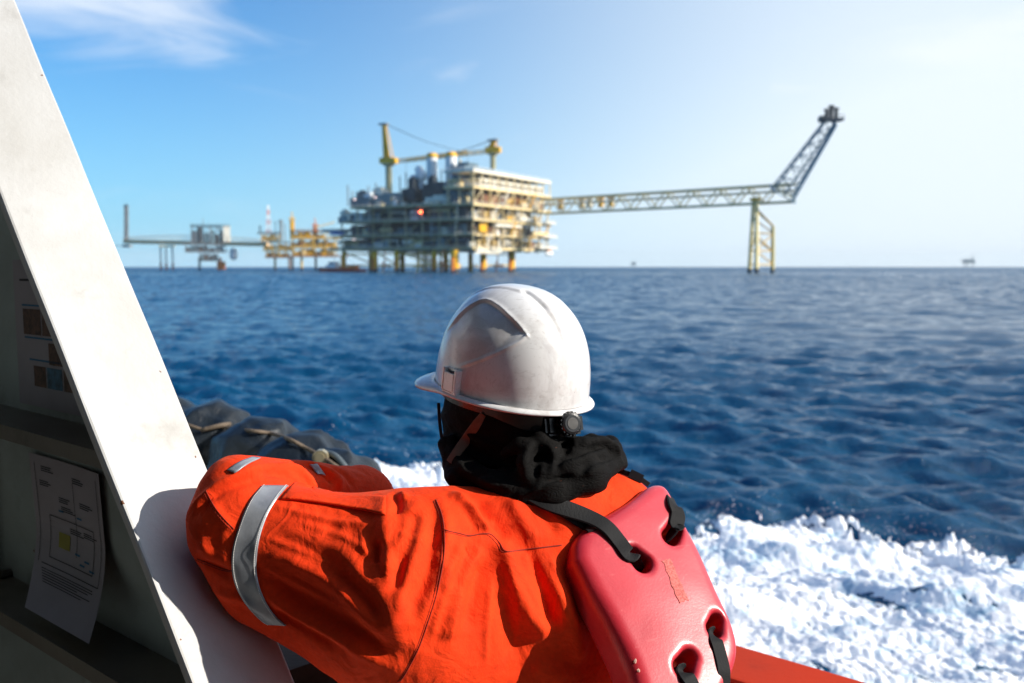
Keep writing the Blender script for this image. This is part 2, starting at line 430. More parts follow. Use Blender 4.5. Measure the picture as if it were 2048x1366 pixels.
# wall plate behind it: ends along the brace's outer edge, runs aft and forward out of view
def ac(P): q = P - CAM; return np.dot(q, BD), np.dot(q, BN), P[2]
aR0, _, zR0 = ac(R0); aR1, _, zR1 = ac(R1)
ka = (aR1-aR0)/(zR1-zR0)
def a_edge(z): return aR0 + ka*(z-zR0) + .004
zlo, zhi = CAM[2]-1.44, CAM[2]+1.08
mb = MB(); t2 = .008
mb.hexa([sp3(a_edge(zlo)+.02, PW-t2, zlo), sp3(4.6, PW-t2, zlo), sp3(4.6, PW, zlo), sp3(a_edge(zlo)+.02, PW, zlo),
         sp3(a_edge(zhi)+.02, PW-t2, zhi), sp3(4.6, PW-t2, zhi), sp3(4.6, PW, zhi), sp3(a_edge(zhi)+.02, PW, zhi)])
wall = mb.build('side_wall', m_wall, boat); wall['label'] = 'grey painted steel plate in deep shade'
# two horizontal stiffeners standing off the plate
for z0, dep in ((pl(100, 829, PW)[2], .093), (pl(241, 1260, PW)[2], .088)):
    mb = MB()
    a0 = a_edge(z0) + .035
    z1 = z0 - .012
    mb.hexa([sp3(a0, PW-t2-dep, z1), sp3(4.6, PW-t2-dep, z1), sp3(4.6, PW-t2, z1), sp3(a0, PW-t2, z1),
             sp3(a0+.012, PW-t2-dep, z0), sp3(4.6, PW-t2-dep, z0), sp3(4.6, PW-t2, z0), sp3(a0+.012, PW-t2, z0)])
    mb.box(sp3((a0+4.6)/2, PW-t2-dep-.0062, z0-.012), (4.6-a0, .012, .026), (BD, BN, BZ))
    mb.build('stiffener', m_stif, wall)
# an upright flange, a small drain bracket at the left
pc = pl(18, 1000, PW)
a_, _, _ = ac(pc)
mb = MB(); mb.box(sp3(a_+.05, PW-t2-.03, (CAM[2]-.285+CAM[2]-.626)/2 - .006), (.012, .058, .325), (BD, BN, BZ)); mb.build('stiffener', m_wall, wall)
pc = pl(30, 1145, PW); a_, _, z_ = ac(pc)
mb = MB(); mb.bar(sp3(a_, PW-t2, z_), sp3(a_, PW-t2-.03, z_), .011, 10); mb.bar(sp3(a_, PW-t2-.03, z_), sp3(a_+.006, PW-t2-.03, z_+.035), .004, 6)
mb.build('drain_cock', m_stif, wall)

# red bulwark with a cap rail, the deck and the hull below it
PB = 1.70; ZR = pl(1480, 1290, PB+.165)[2]
mb = MB()
mb.box(sp3(2.6, PB+.08, ZR-.02), (13.2, .17, .04), (BD, BN, BZ)); cap_ = None
mb2 = MB(); mb2.box(sp3(2.6, PB+.07, (ZR-.042+2.05)/2), (13.2, .012, ZR-.042-2.05), (BD, BN, BZ))
bul = mb2.build('bulwark', m_rail2, boat); bul['label'] = 'orange red plate under the cap rail'
rail = mb.build('cap_rail', m_rail, bul)
bm = bmesh.new(); bm.from_mesh(rail.data); bmesh.ops.bevel(bm, geom=bm.edges[:], offset=.012, segments=3, affect='EDGES', profile=.6); bm.to_mesh(rail.data); bm.free()
mb = MB(); mb.box(sp3(2.6, -1.2, 2.05-.02), (13.2, 5.94, .04), (BD, BN, BZ)); mb.build('deck', m_deck, boat)
mb = MB()
for a0, a1 in ((-4, 9.2),):
    mb.hexa([sp3(a0, -1.2, -.8), sp3(a1, -1.2, -.8), sp3(a1, PB+.02, -.8), sp3(a0, PB+.02, -.8),
             sp3(a0, -4.1, 2.026), sp3(a1, -4.1, 2.026), sp3(a1, PB+.115, 2.026), sp3(a0, PB+.115, 2.026)])
mb.build('hull', m_hull, boat)

# unseen house behind us, roof and closed deck end, added to shade the wall
m_shade = simple('shade_house_dark', (.10, .115, .115), .6)  # kept dark to cut light bouncing onto the wall
mb = MB()
mb.box((-.75, -1.3, CAM[2]+1.16), (3.9, 4.4, .08)); mb.box((-1.95, 1.8, CAM[2]+1.163), (1.5, 1.8, .08)); mb.build('shade_overhang', m_shade, boat)
mb = MB(); mb.box((-.4, -1.35, CAM[2]-.2), (4.6, .08, 2.62)); mb.build('shade_house_front', m_shade, boat)
mb = MB(); mb.box((-1.9, .7, CAM[2]-.2), (.08, 4.0, 2.62)); mb.build('shade_house_side', m_shade, boat)

# ------------------------------------------------------------------ notices on the wall
m_paper = simple('paper', (.38, .35, .39), .8, var=.06, scale=12)
m_ink = simple('black_ink', (.035, .035, .045), .8)
m_blue = simple('blue_ink', (.04, .16, .30), .8)
m_yel = simple('yellow_ink', (.33, .30, .06), .8)
m_pho = simple('photo_print', (.10, .05, .035), .6, var=.8, scale=90)
m_pho2 = simple('photo_print_blue', (.04, .12, .20), .6, var=.7, scale=70)
def paper(fn_, nu, nv): # grid from (u,v) -> world
    vs = [fn_(i/(nu-1), j/(nv-1), 0) for j in range(nv) for i in range(nu)]
    vs += [fn_(i/(nu-1), j/(nv-1), -.0006) for j in range(nv) for i in range(nu)]
    n = nu*nv; F = []
    for j in range(nv-1):
        for i in range(nu-1):
            a = j*nu+i; F.append((a, a+1, a+nu+1, a+nu)); F.append((n+a, n+a+nu, n+a+nu+1, n+a+1))
    e = [j*nu for j in range(nv)]; e2 = [j*nu+nu-1 for j in range(nv)]
    for s in (list(range(nu)), list(range(n-nu, n)), e, e2):
        for a, b_ in zip(s, s[1:]): F.append((a, b_, n+b_, n+a))
    return vs, F
def patch(mb, fn_, u0, v0, u1, v1, off=.0007, n=8):
    P = []
    for v in np.linspace(v0, v1, n):
        for u in np.linspace(u0, u1, 3): P.append(fn_(u, v, off))
    F = [(j*3+i, j*3+i+1, j*3+i+4, j*3+i+3) for j in range(n-1) for i in range(2)]
    mb.add(P, F)
def recalc(o):
    bm = bmesh.new(); bm.from_mesh(o.data); bmesh.ops.recalc_face_normals(bm, faces=bm.faces); bm.to_mesh(o.data); bm.free()
# upper one, flat: picture sheet. u runs towards the viewer (right), v downwards
c0 = pl(36, 520, PW); c1 = pl(61, 806, PW)
a0, _, z0 = ac(c0); a1, _, z1 = ac(c1)
def f1(u, v, off): return sp3(a0 + (a1-a0)*v*.3 - .30*u, PW - t2 - .0015 - off - .0009, z0 + (z1-z0)*v)
vs, F = paper(f1, 3, 8)
nb = mesh_obj('notice', vs, F, m_paper); recalc(nb)
tag(nb, 'flat picture notice with rows of small photos on the shaded wall above the shelf', 'notice')
mb = MB(); mp = MB(); mq = MB(); mk = MB()
for v, u0, u1 in ((.31, .12, .62), (.53, .14, .7), (.68, .2, .75)): patch(mb, f1, u0, v-.006, u1, v+.006)
for u0, u1 in ((.13, .40), (.42, .62)): patch(mp, f1, u0, .335, u1, .51)
patch(mp, f1, .50, .555, .72, .70)
patch(mp, f1, .26, .72, .44, .86); patch(mq, f1, .46, .72, .68, .86); patch(mp, f1, .70, .72, .86, .86)
patch(mk, f1, .1, .13, .6, .145)
mb.build('heading_line', m_blue, nb); mp.build('photo', m_pho, nb); mq.build('photo', m_pho2, nb); mk.build('print', m_ink, nb)
# lower one: hangs from under the shelf, its foot curling outward over the lower shelf
q_TL, q_TR = ac(pl(76, 890, PW)), ac(pl(217, 958, PW)); q_BL, q_BR = ac(pl(61, 1208, PW-.10)), ac(pl(190, 1288, PW-.10))
def f2(u, v, off):
    cur = max(0, v-.45)/.55
    pp = .010 + .092*cur**1.6
    c = .25*v + .75*cur**1.5
    at_ = q_TL[0] + (q_TR[0]-q_TL[0])*u; ab_ = q_BL[0] + (q_BR[0]-q_BL[0])*u; zt = (q_TL[2] + q_TR[2])/2; zb_ = (q_BL[2] + q_BR[2])/2
    return sp3(at_ + (ab_-at_)*c, PW - t2 - pp - off + .004*math.sin(u*3.14)*(1-cur), zt + (zb_-zt)*(v + .06*math.sin(v*3.14)))
vs, F = paper(f2, 7, 26)
nb = mesh_obj('notice', vs, F, m_paper, smooth=False); recalc(nb)
tag(nb, 'curling printed diagram sheet with a framed plan and yellow block below the shelf', 'notice')
mk = MB(); mbl = MB(); my = MB()
def line(u0, v0, u1, v1, wd=.006, m=mk):
    if abs(u1-u0) > abs(v1-v0): patch(m, f2, u0, v0-wd/2, u1, v0+wd/2, .001)
    else: patch(m, f2, u0-wd/2, v0, u0+wd/2, v1, .001, 14)
for q in ((.22, .40, .85, .40), (.22, .68, .85, .68), (.22, .40, .22, .68), (.85, .40, .85, .68), (.12, .73, .95, .73), (.95, .05, .95, .73), (.07, .05, .07, .73), (.6, .12, .6, .62)): line(*q)
for u0, v0 in ((.16, .07), (.6, .09), (.12, .17), (.38, .25), (.68, .24), (.4, .31), (.5, .45), (.7, .44)):
    for j in range(3): line(u0, v0+j*.014, u0+random.uniform(.12, .2), v0+j*.014, .007)
for j in range(6): line(.13+.01*j, .76+j*.014, .93-random.uniform(0, .3), .76+j*.014, .005)
for q in ((.36, .345), (.62, .35), (.58, .60), (.72, .62), (.66, .65), (.8, .66)): line(q[0], q[1], q[0]+.07, q[1], .012, mbl)
patch(my, f2, .34, .50, .50, .60, .0011)
mk.build('print', m_ink, nb); mbl.build_each('mark', m_blue, nb); my.build('block', m_yel, nb)
# ------------------------------------------------------------------ offshore platforms
def steel(name, col, var=.22, rough=.5, scale=.25): return simple(name, col, rough, var=var, scale=scale)
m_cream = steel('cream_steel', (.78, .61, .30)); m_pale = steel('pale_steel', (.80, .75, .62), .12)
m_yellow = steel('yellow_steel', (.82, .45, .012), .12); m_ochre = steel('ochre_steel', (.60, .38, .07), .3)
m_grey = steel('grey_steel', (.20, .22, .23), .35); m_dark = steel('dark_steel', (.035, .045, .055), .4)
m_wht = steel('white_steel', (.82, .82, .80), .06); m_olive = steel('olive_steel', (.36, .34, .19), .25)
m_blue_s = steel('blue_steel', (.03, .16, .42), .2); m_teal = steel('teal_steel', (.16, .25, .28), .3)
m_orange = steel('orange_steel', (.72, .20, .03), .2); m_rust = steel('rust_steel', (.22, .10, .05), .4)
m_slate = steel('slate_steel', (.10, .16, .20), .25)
def lamp_mat(name, col, s):
    m, nt, b = new_mat(name); b.inputs['Base Color'].default_value = (*col, 1)
    b.inputs['Emission Color'].default_value = (*col, 1); b.inputs['Emission Strength'].default_value = s; return m
m_red_l = lamp_mat('red_lamp', (1, .12, .04), 14); m_wht_l = lamp_mat('white_lamp', (1, .75, .7), 2.5)

class Frame:
    """local axes of a platform: u, v on the water plane, z up"""
    def __init__(s, c, U, Vv): s.c = V(c[0], c[1], 0); s.U = unit(V(U[0], U[1], 0)); s.V = unit(V(Vv[0], Vv[1], 0))
    def p(s, u, v, z): return s.c + u*s.U + v*s.V + V(0, 0, z)
    def ax(s): return (s.U, s.V, BZ)
    def box(s, mb, u0, u1, v0, v1, z0, z1): mb.box(s.p((u0+u1)/2, (v0+v1)/2, (z0+z1)/2), (abs(u1-u0), abs(v1-v0), abs(z1-z0)), s.ax())
    def at_u(s, px, py, u):
        P = on_plane(px, py, s.p(u, 0, 0), s.U); q = P - s.c; return float(np.dot(q, s.V)), float(P[2])
    def at_v(s, px, py, v):
        P = on_plane(px, py, s.p(0, v, 0), s.V); q = P - s.c; return float(np.dot(q, s.U)), float(P[2])

def truss(mb, A, B, w, h, n, r, side, up=BZ, rb=None, tri=False):
    """box (or triangular) lattice from A to B; A, B are the middle of the lower chords"""
    A = np.asarray(A, float); B = np.asarray(B, float); rb = rb or r*.6
    lo = [A + side*w/2, A - side*w/2]; d = (B-A)
    hi = [A + up*h] if tri else [A + side*w/2 + up*h, A - side*w/2 + up*h]
    for q in lo + hi: mb.bar(q, q+d, r, 6)
    for k in range(n):
        f0, f1, fm = k/n, (k+1)/n, (k+.5)/n
        for i, l in enumerate(lo):
            t = hi[0] if tri else hi[i]
            mb.bar(l+d*f0, t+d*fm, rb, 5); mb.bar(t+d*fm, l+d*f1, rb, 5)
        mb.bar(lo[0]+d*f0, lo[1]+d*f1, rb*.8, 4)
        if not tri: mb.bar(hi[0]+d*fm, hi[1]+d*fm, rb*.8, 4); mb.bar(hi[0]+d*f0, hi[1]+d*fm, rb*.7, 4)
def rails(mb, fr, pts, z, h=1.1, post=3.0, r=.06):
    for (u0, v0), (u1, v1) in zip(pts, pts[1:]):
        a = fr.p(u0, v0, z); b = fr.p(u1, v1, z); n = max(int(np.linalg.norm(b-a)/post), 1)
        for q in (.55, 1.1): mb.bar(a+BZ*q*h/1.1, b+BZ*q*h/1.1, r, 4)
        for i in range(n+1):
            c = a + (b-a)*i/n; mb.bar(c, c+BZ*h, r, 4)
pr = random.Random(5)

# ---- the main platform. u runs along the sunlit face, v along the shaded one, from the near corner
M = Frame((-23.4, 600), (.475, .88), (-.88, .475))
plat = empty('production_platform', M.p(0, 0, 0), 'large multi-deck gas platform with two cranes and white stacks on yellow legs', 'platform')
U1, V1 = 103, 108
LV = [(15.2, 0, U1, 0, V1, 1.5), (23.0, 0, U1, 0, V1-2, .9), (32.0, -1, U1, -1, 97, .9), (41.2, -1, U1, -1, 90, 1.2)]
for z, u0, u1, v0, v1, t in LV:
    mb = MB(); M.box(mb, u0+1, u1-1, v0+1, v1-1, z-t*.6, z)
    d = mb.build('deck_plate', m_grey, plat)
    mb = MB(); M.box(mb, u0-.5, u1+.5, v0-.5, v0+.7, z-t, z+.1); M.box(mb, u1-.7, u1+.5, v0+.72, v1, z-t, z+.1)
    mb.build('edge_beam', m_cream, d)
    mb = MB(); M.box(mb, u0-.5, u0+.7, v0+.72, v1+.5, z-t, z+.1); M.box(mb, u0+.72, u1-.72, v1-.7, v1+.5, z-t, z+.1); mb.build('edge_beam', m_olive, d)  # unlit edges in darker olive: their shade is put into the colour
    mb = MB(); rails(mb, M, [(u1, v0), (u0, v0), (u0, v1)], z, 1.3, 2.6, .09); mb.build('handrail', m_pale, d)
# columns and X bracing between the decks
mb = MB(); mc = MB()
zz = [15.2, 23, 32, 41.2]
for a, b_ in zip(zz, zz[1:]):
    for k in range(9):
        u = 1.2 + k*12.6
        mb.bar(M.p(u, .8, a), M.p(u, .8, b_), .55, 6)
        if k < 8 and (k+int(a)) % 3 != 0: mb.bar(M.p(u, .8, a), M.p(u+12.6, .8, b_), .3, 5)
    for k in range(8):
        v = 12 + k*12.4
        if v > 92 and a > 30: continue
        mc.bar(M.p(.8, v, a), M.p(.8, v, b_), .55, 6)
        if k % 2: mc.bar(M.p(.8, v, a), M.p(.8, v-12.4, b_), .32, 5)
mb.build_each('brace', m_cream, plat, 'column'); mc.build_each('brace', m_olive, plat, 'column')  # same frame, cream where lit, olive where shaded: shade painted in
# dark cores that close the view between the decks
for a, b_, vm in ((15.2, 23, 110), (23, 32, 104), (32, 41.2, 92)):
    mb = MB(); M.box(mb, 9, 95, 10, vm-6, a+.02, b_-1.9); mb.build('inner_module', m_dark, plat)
# pipework, vessels and boxes along both faces
def vessel(mb, a, b, r):
    mb.bar(a, b, r, 10)
    for e, o in ((a, b), (b, a)):
        d = unit(e-o); mb.bar(e, e+d*r*.5, r, 10, r*.45)
def equip(n, face, z0, z1, lo, hi, mats):
    for i in range(n):
        s = pr.uniform(lo, hi); w_ = pr.uniform(2, 7); h = (z1-z0)*pr.uniform(.35, .85); dp = pr.uniform(1.5, 5); off = pr.uniform(1.6, 3.5)
        m = pr.choice(mats); mb = MB(); k = pr.random()
        def P(a, o, z): return M.p(a, o, z) if face == 'u' else M.p(o, a, z)
        if k < .42:
            zb = z0+.05
            if face == 'u': M.box(mb, s, s+w_, off, off+dp, zb, zb+h)
            else: M.box(mb, off, off+dp, s, s+w_, zb, zb+h)
            for q in range(3): # ribs and a small hat so it is not a plain box
                if face == 'u': M.box(mb, s+w_*(.2+.3*q), s+w_*(.28+.3*q), off-.15, off-.01, zb+.2, zb+h-.2)
                else: M.box(mb, off-.15, off-.01, s+w_*(.2+.3*q), s+w_*(.28+.3*q), zb+.2, zb+h-.2)
            mb.build('equipment_skid', m, plat)
        elif k < .7:
            r = pr.uniform(.7, 1.5); zc = z0 + r + pr.uniform(.6, max((z1-z0)-2*r-1.6, .7))
            vessel(mb, P(s, off+r, zc), P(s+w_*1.3, off+r, zc), r)
            for f in (.2, 1.1): mb.bar(P(s+w_*f, off+r, z0), P(s+w_*f, off+r, zc), .25, 4)
            mb.build('vessel', m, plat)
        else:
            zc = z0 + pr.uniform(1, (z1-z0)-1.8)
            for q in range(pr.randint(2, 4)):
                r = pr.uniform(.18, .38); zq = zc + q*.9
                if zq > z1-1.4: break
                L_ = pr.uniform(6, 16); mb.bar(P(s, off-.6, zq), P(min(s+L_, hi+6), off-.6, zq), r, 6); mb.bar(P(s, off-.6, z0), P(s, off-.6, zq+r), r, 6)
            mb.build('pipe_run', m, plat)
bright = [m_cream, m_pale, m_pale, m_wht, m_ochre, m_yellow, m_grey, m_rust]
shade = [m_grey, m_teal, m_teal, m_dark, m_pale, m_slate, m_wht, m_cream]  # darker, bluer set for the shaded face, shade put into the colours
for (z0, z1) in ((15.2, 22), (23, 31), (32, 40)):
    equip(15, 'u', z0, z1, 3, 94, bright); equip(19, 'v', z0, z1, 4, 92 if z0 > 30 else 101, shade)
# cladding bands on the sunlit face
for u0, u1, z0, z1, m in ((26, 60, 28.4, 30.2, m_pale), (76, 100, 24.4, 26.6, m_cream), (58, 78, 33.4, 35.6, m_pale), (6, 14, 24.5, 29.0, m_yellow)):
    mb = MB(); M.box(mb, u0, u1, -1.25, -.75, z0, z1)
    for k in range(int((u1-u0)/4)): M.box(mb, u0+1+4*k, u0+1.5+4*k, -1.5, -1.26, z0+.1, z1-.1)
    mb.build('wind_wall', m, plat)
# stair flights, bracing and many thin risers on the sunlit face
for k, (u, za, zb) in enumerate(((12, 15.2, 23), (44, 23, 32), (20, 32, 41), (66, 15.2, 23), (84, 32, 41), (70, 41.2, 51), (34, 41.2, 51), (92, 23, 32))):
    mb = MB()
    for s in (0, .9): mb.bar(M.p(u, -1.6-s, za), M.p(u+7.5, -1.6-s, zb), .2, 4)
    for q in range(12): f = (q+.5)/12; mb.box(M.p(u+7.5*f, -2.05, za+(zb-za)*f), (.5, .9, .08), M.ax())
    for s in (-.1, 1.0): mb.bar(M.p(u, -1.6-s, za+1.2), M.p(u+7.5, -1.6-s, zb+1.2), .09, 4)
    mb.build('stair', m_yellow if k % 2 else m_pale, plat)
for k in range(26):
    u = pr.uniform(1, 100); z0 = pr.choice((12.5, 15.2, 23, 32)); z1 = z0 + pr.uniform(8, 20); mb = MB(); r = pr.uniform(.14, .42)
    mb.bar(M.p(u, -.95, z0), M.p(u, -.95, min(z1, 50)), r, 5); mb.bar(M.p(u, -.95, z0+r), M.p(u, 3, z0+r), r, 5); mb.build('riser', pr.choice([m_ochre, m_yellow, m_rust, m_pale, m_grey, m_dark]), plat)
for k in range(12):
    v = pr.uniform(3, 88); z0 = pr.choice((15.2, 23, 32)); mb = MB(); r = pr.uniform(.14, .4)
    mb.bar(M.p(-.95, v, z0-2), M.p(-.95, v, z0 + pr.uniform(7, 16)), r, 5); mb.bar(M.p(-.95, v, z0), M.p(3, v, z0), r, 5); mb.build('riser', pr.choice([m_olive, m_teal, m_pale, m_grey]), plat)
# yellow bracing and landings crowded round the feet
for k, (u, v) in enumerate(((-1.5, 20), (2, 40), (2, 66), (33, 20), (52, 12), (-1.5, 12))):
    mb = MB(); M.box(mb, u-3.2, u+3.2, v-2.6, v+2.6, 3.0, 3.5); rails(mb, M, [(u-3.1, v-2.5), (u+3.1, v-2.5)], 3.5, 1.3, 1.5, .12); mb.bar(M.p(u, v, 3.5), M.p(u, v, 14), .35, 5); mb.bar(M.p(u-2, v, -2), M.p(u-2, v, 7), .5, 6); mb.build('boat_landing', m_yellow if k % 2 else m_orange, plat)
# projecting balconies at the far right end and a hanging pump caisson
for z, u0, u1 in ((24.2, 86, 107), (16.5, 80, 107), (33.4, 90, 105)):
    mb = MB(); M.box(mb, u0, u1, -4.5, -.6, z-.9, z); rails(mb, M, [(u0, -4.4), (u1, -4.4)], z, 1.4, 2.5, .1); mb.build('balcony', m_pale, plat)
# free-fall lifeboat hull hanging under the right end
mb = MB(); 
prof = [(-5.4, .25), (-4.6, .95), (-2.5, 1.5), (1.5, 1.6), (4.2, 1.25), (5.4, .35)]
for (a, r1), (b_, r2) in zip(prof, prof[1:]): mb.bar(M.p(98+a, -2.6, 12.2), M.p(98+b_, -2.6, 12.2), r1, 10, r2)
lb = mb.build('lifeboat', m_wht, plat)
mb = MB(); M.box(mb, 95.6, 100.6, -3.5, -1.7, 13.7, 14.6); mb.build('canopy', m_orange, lb)
# lower right sunlit pipe gallery hung under the near corner
mb = MB()
for k in range(5): mb.bar(M.p(2, -.8-.2*k, 12.4+.55*k), M.p(34, -.8-.2*k, 12.4+.55*k), .26, 6)
M.box(mb, 0, 30, -1.2, 3, 11.4, 12.0); mb.build('pipe_run', m_pale, plat)
mb = MB(); pts = [M.p(14, -1.6, 22), M.p(14, -2.2, 18), M.p(17, -2.4, 14.8), M.p(22, -2.4, 14.3), M.p(27, -2.4, 15.4), M.p(28, -2.2, 20)]
mb.tube(spline(pts, 20), .45, 7); mb.build('pipe_run', m_pale, plat)
# accommodation / process block along the sunlit side, up to the white roof
for z, t, m in ((51.5, 1.1, m_cream), (61.6, 1.5, m_pale)):
    mb = MB(); M.box(mb, -1, 104, -1, 20, z-t, z); d = mb.build('deck_plate', m, plat)
    mb = MB(); rails(mb, M, [(104, -1), (-1, -1), (-1, 20)], z, 1.5, 2.4, .1); mb.build('handrail', m_wht, d)
mb = MB()
for a, b_ in ((41.2, 50.4), (51.5, 60.1)):
    for k in range(11):
        u = .2 + k*10.3; mb.bar(M.p(u, -.4, a), M.p(u, -.4, b_), .42, 6)
        if k < 10 and a < 45 and k % 2 == 0: mb.bar(M.p(u, -.4, a), M.p(u+10.3, -.4, b_), .3, 5)
        if k < 3: mb.bar(M.p(.2, 1.5+8*k, a), M.p(.2, 1.5+8*k, b_), .42, 6)
mb.build_each('brace', m_cream, plat, 'column')
mb = MB(); M.box(mb, 14, 101, 3.2, 18, 51.52, 57.6)
for k in range(20): M.box(mb, 15+4.3*k, 15.6+4.3*k, 2.9, 3.18, 51.8, 57.4)
mb.build('cabin_block', m_pale, plat)
mb = MB(); 
for k in range(16): M.box(mb, 17+5.2*k, 19.2+5.2*k, 2.75, 2.88, 53.6, 56.2)
mb.build('window_row', m_dark, plat)
mb = MB(); M.box(mb, 16, 99, 4, 18, 41.25, 48.8); mb.build('inner_module', m_rust, plat)
equip(16, 'u', 41.2, 50, 4, 96, bright)
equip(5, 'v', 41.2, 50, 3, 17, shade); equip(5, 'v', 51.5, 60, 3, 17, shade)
mb = MB(); M.box(mb, 4, 40, 8, 19, 61.62, 64.6); M.box(mb, 10, 22, 9, 17, 64.62, 67); mb.build('roof_house', m_slate, plat)
# things on the open top deck of the shaded side (placed where the photograph shows them)
def top_box(px0, py0, px1, py1, u, dep, m, name='equipment_skid'):
    va, za = M.at_u(px0, py0, u); vb, zb = M.at_u(px1, py1, u); mb = MB()
    M.box(mb, u, u+dep, va, vb, min(za, zb), max(za, zb))
    n = max(int(abs(va-vb)/3.2), 1)
    for k in range(n):
        v = min(va, vb) + (k+.5)*abs(va-vb)/n; M.box(mb, u-.3, u-.01, v-.35, v+.35, min(za, zb)+.1, max(za, zb)-.4)
    M.box(mb, u+dep*.2, u+dep*.7, min(va, vb)+.2*abs(va-vb), min(va, vb)+.7*abs(va-vb), max(za, zb)+.01, max(za, zb)+1.2)
    return mb.build(name, m, plat)
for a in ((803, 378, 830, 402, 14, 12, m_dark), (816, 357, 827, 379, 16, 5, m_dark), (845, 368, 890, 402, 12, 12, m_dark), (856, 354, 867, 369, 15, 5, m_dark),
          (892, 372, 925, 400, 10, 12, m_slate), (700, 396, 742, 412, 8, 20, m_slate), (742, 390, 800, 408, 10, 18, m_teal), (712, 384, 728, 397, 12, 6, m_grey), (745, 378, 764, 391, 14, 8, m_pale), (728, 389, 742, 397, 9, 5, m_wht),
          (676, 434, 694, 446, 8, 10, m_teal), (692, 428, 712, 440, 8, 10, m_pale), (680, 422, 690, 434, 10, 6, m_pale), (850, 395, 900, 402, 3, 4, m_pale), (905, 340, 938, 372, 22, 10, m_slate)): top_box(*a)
def upright(px, py0, py1, u, r, m, name, cap=None, n=14):
    v0, z0 = M.at_u(px, py0, u); v1, z1 = M.at_u(px, py1, u); v = (v0+v1)/2; mb = MB()
    mb.bar(M.p(u, v, z0), M.p(u, v, z1), r, n); o = mb.build(name, m, plat)
    if cap: mb = MB(); mb.bar(M.p(u, v, z1), M.p(u, v, z1+1.6), r*1.12, n); mb.bar(M.p(u, v, z1+1.61), M.p(u, v, z1+2.8), r*.8, n); mb.build('stack_cap', cap, o)
    return o
upright(864, 402, 315, 27, 3.5, m_wht, 'exhaust_stack', m_yellow); upright(902, 402, 313, 27, 3.6, m_wht, 'exhaust_stack', m_yellow)
upright(920, 402, 318, 26, .7, m_cream, 'vent_pipe')
for px, py, u, r in ((828, 362, 24, 4.2), (842, 352, 26, 4.6), (872, 376, 22, 3.6), (838, 340, 28, 2.8)):   # rounded white ducts by the stacks
    v, z = M.at_u(px, py, u); mb = MB(); vessel(mb, M.p(u, v-1.2, z), M.p(u, v+1.2, z), r); mb.bar(M.p(u, v, 41.2), M.p(u, v, z), r*.5, 8); mb.build('duct', m_wht, plat)
for px, y0, y1, u in ((696, 412, 370, 6), (705, 412, 382, 8), (737, 400, 372, 12), (752, 400, 366, 14), (800, 402, 352, 20), (812, 402, 344, 26), (883, 402, 338, 34), (935, 402, 330, 24)):
    upright(px, y0, y1, u, .45, m_grey, 'vent_pipe', n=6)
# small deck clutter along the edge of the shaded top deck
for k in range(26):
    v = pr.uniform(4, 86); u = pr.uniform(1.5, 9); mb = MB(); w_, h = pr.uniform(1.2, 4), pr.uniform(1.2, 4.5)
    M.box(mb, u, u+pr.uniform(1, 3), v, v+w_, 41.31, 41.3+h); mb.bar(M.p(u+.5, v+w_*.5, 41.3+h), M.p(u+.5, v+w_*.5, 41.3+h+pr.uniform(.6, 3)), .22, 5)
    mb.build('deck_unit', pr.choice(shade+[m_wht, m_pale]), plat)
# helideck at the far left end
mb = MB(); v_, z_ = M.at_u(684, 462, 12); c = M.p(12, v_, z_); n = 8
ringp = [c + 13.5*(math.cos(math.pi*(2*i+1)/n)*M.U + math.sin(math.pi*(2*i+1)/n)*M.V) for i in range(n)]
mb.add([p for p in ringp] + [p + BZ*.9 for p in ringp], [tuple(range(n-1, -1, -1)), tuple(range(n, 2*n))] + [(i, (i+1) % n, n+(i+1) % n, n+i) for i in range(n)])
for i in range(0, n, 2): mb.bar(ringp[i], M.p(12, 100, 23), .4, 5)
hd = mb.build('helideck', m_pale, plat)
mb = MB(); va, za = M.at_u(660, 470, -1.6); vb, zb = M.at_u(686, 463, -1.6); M.box(mb, -1.9, -1.3, va, vb, za, zb); mb.build('sign_board', m_blue_s, plat)
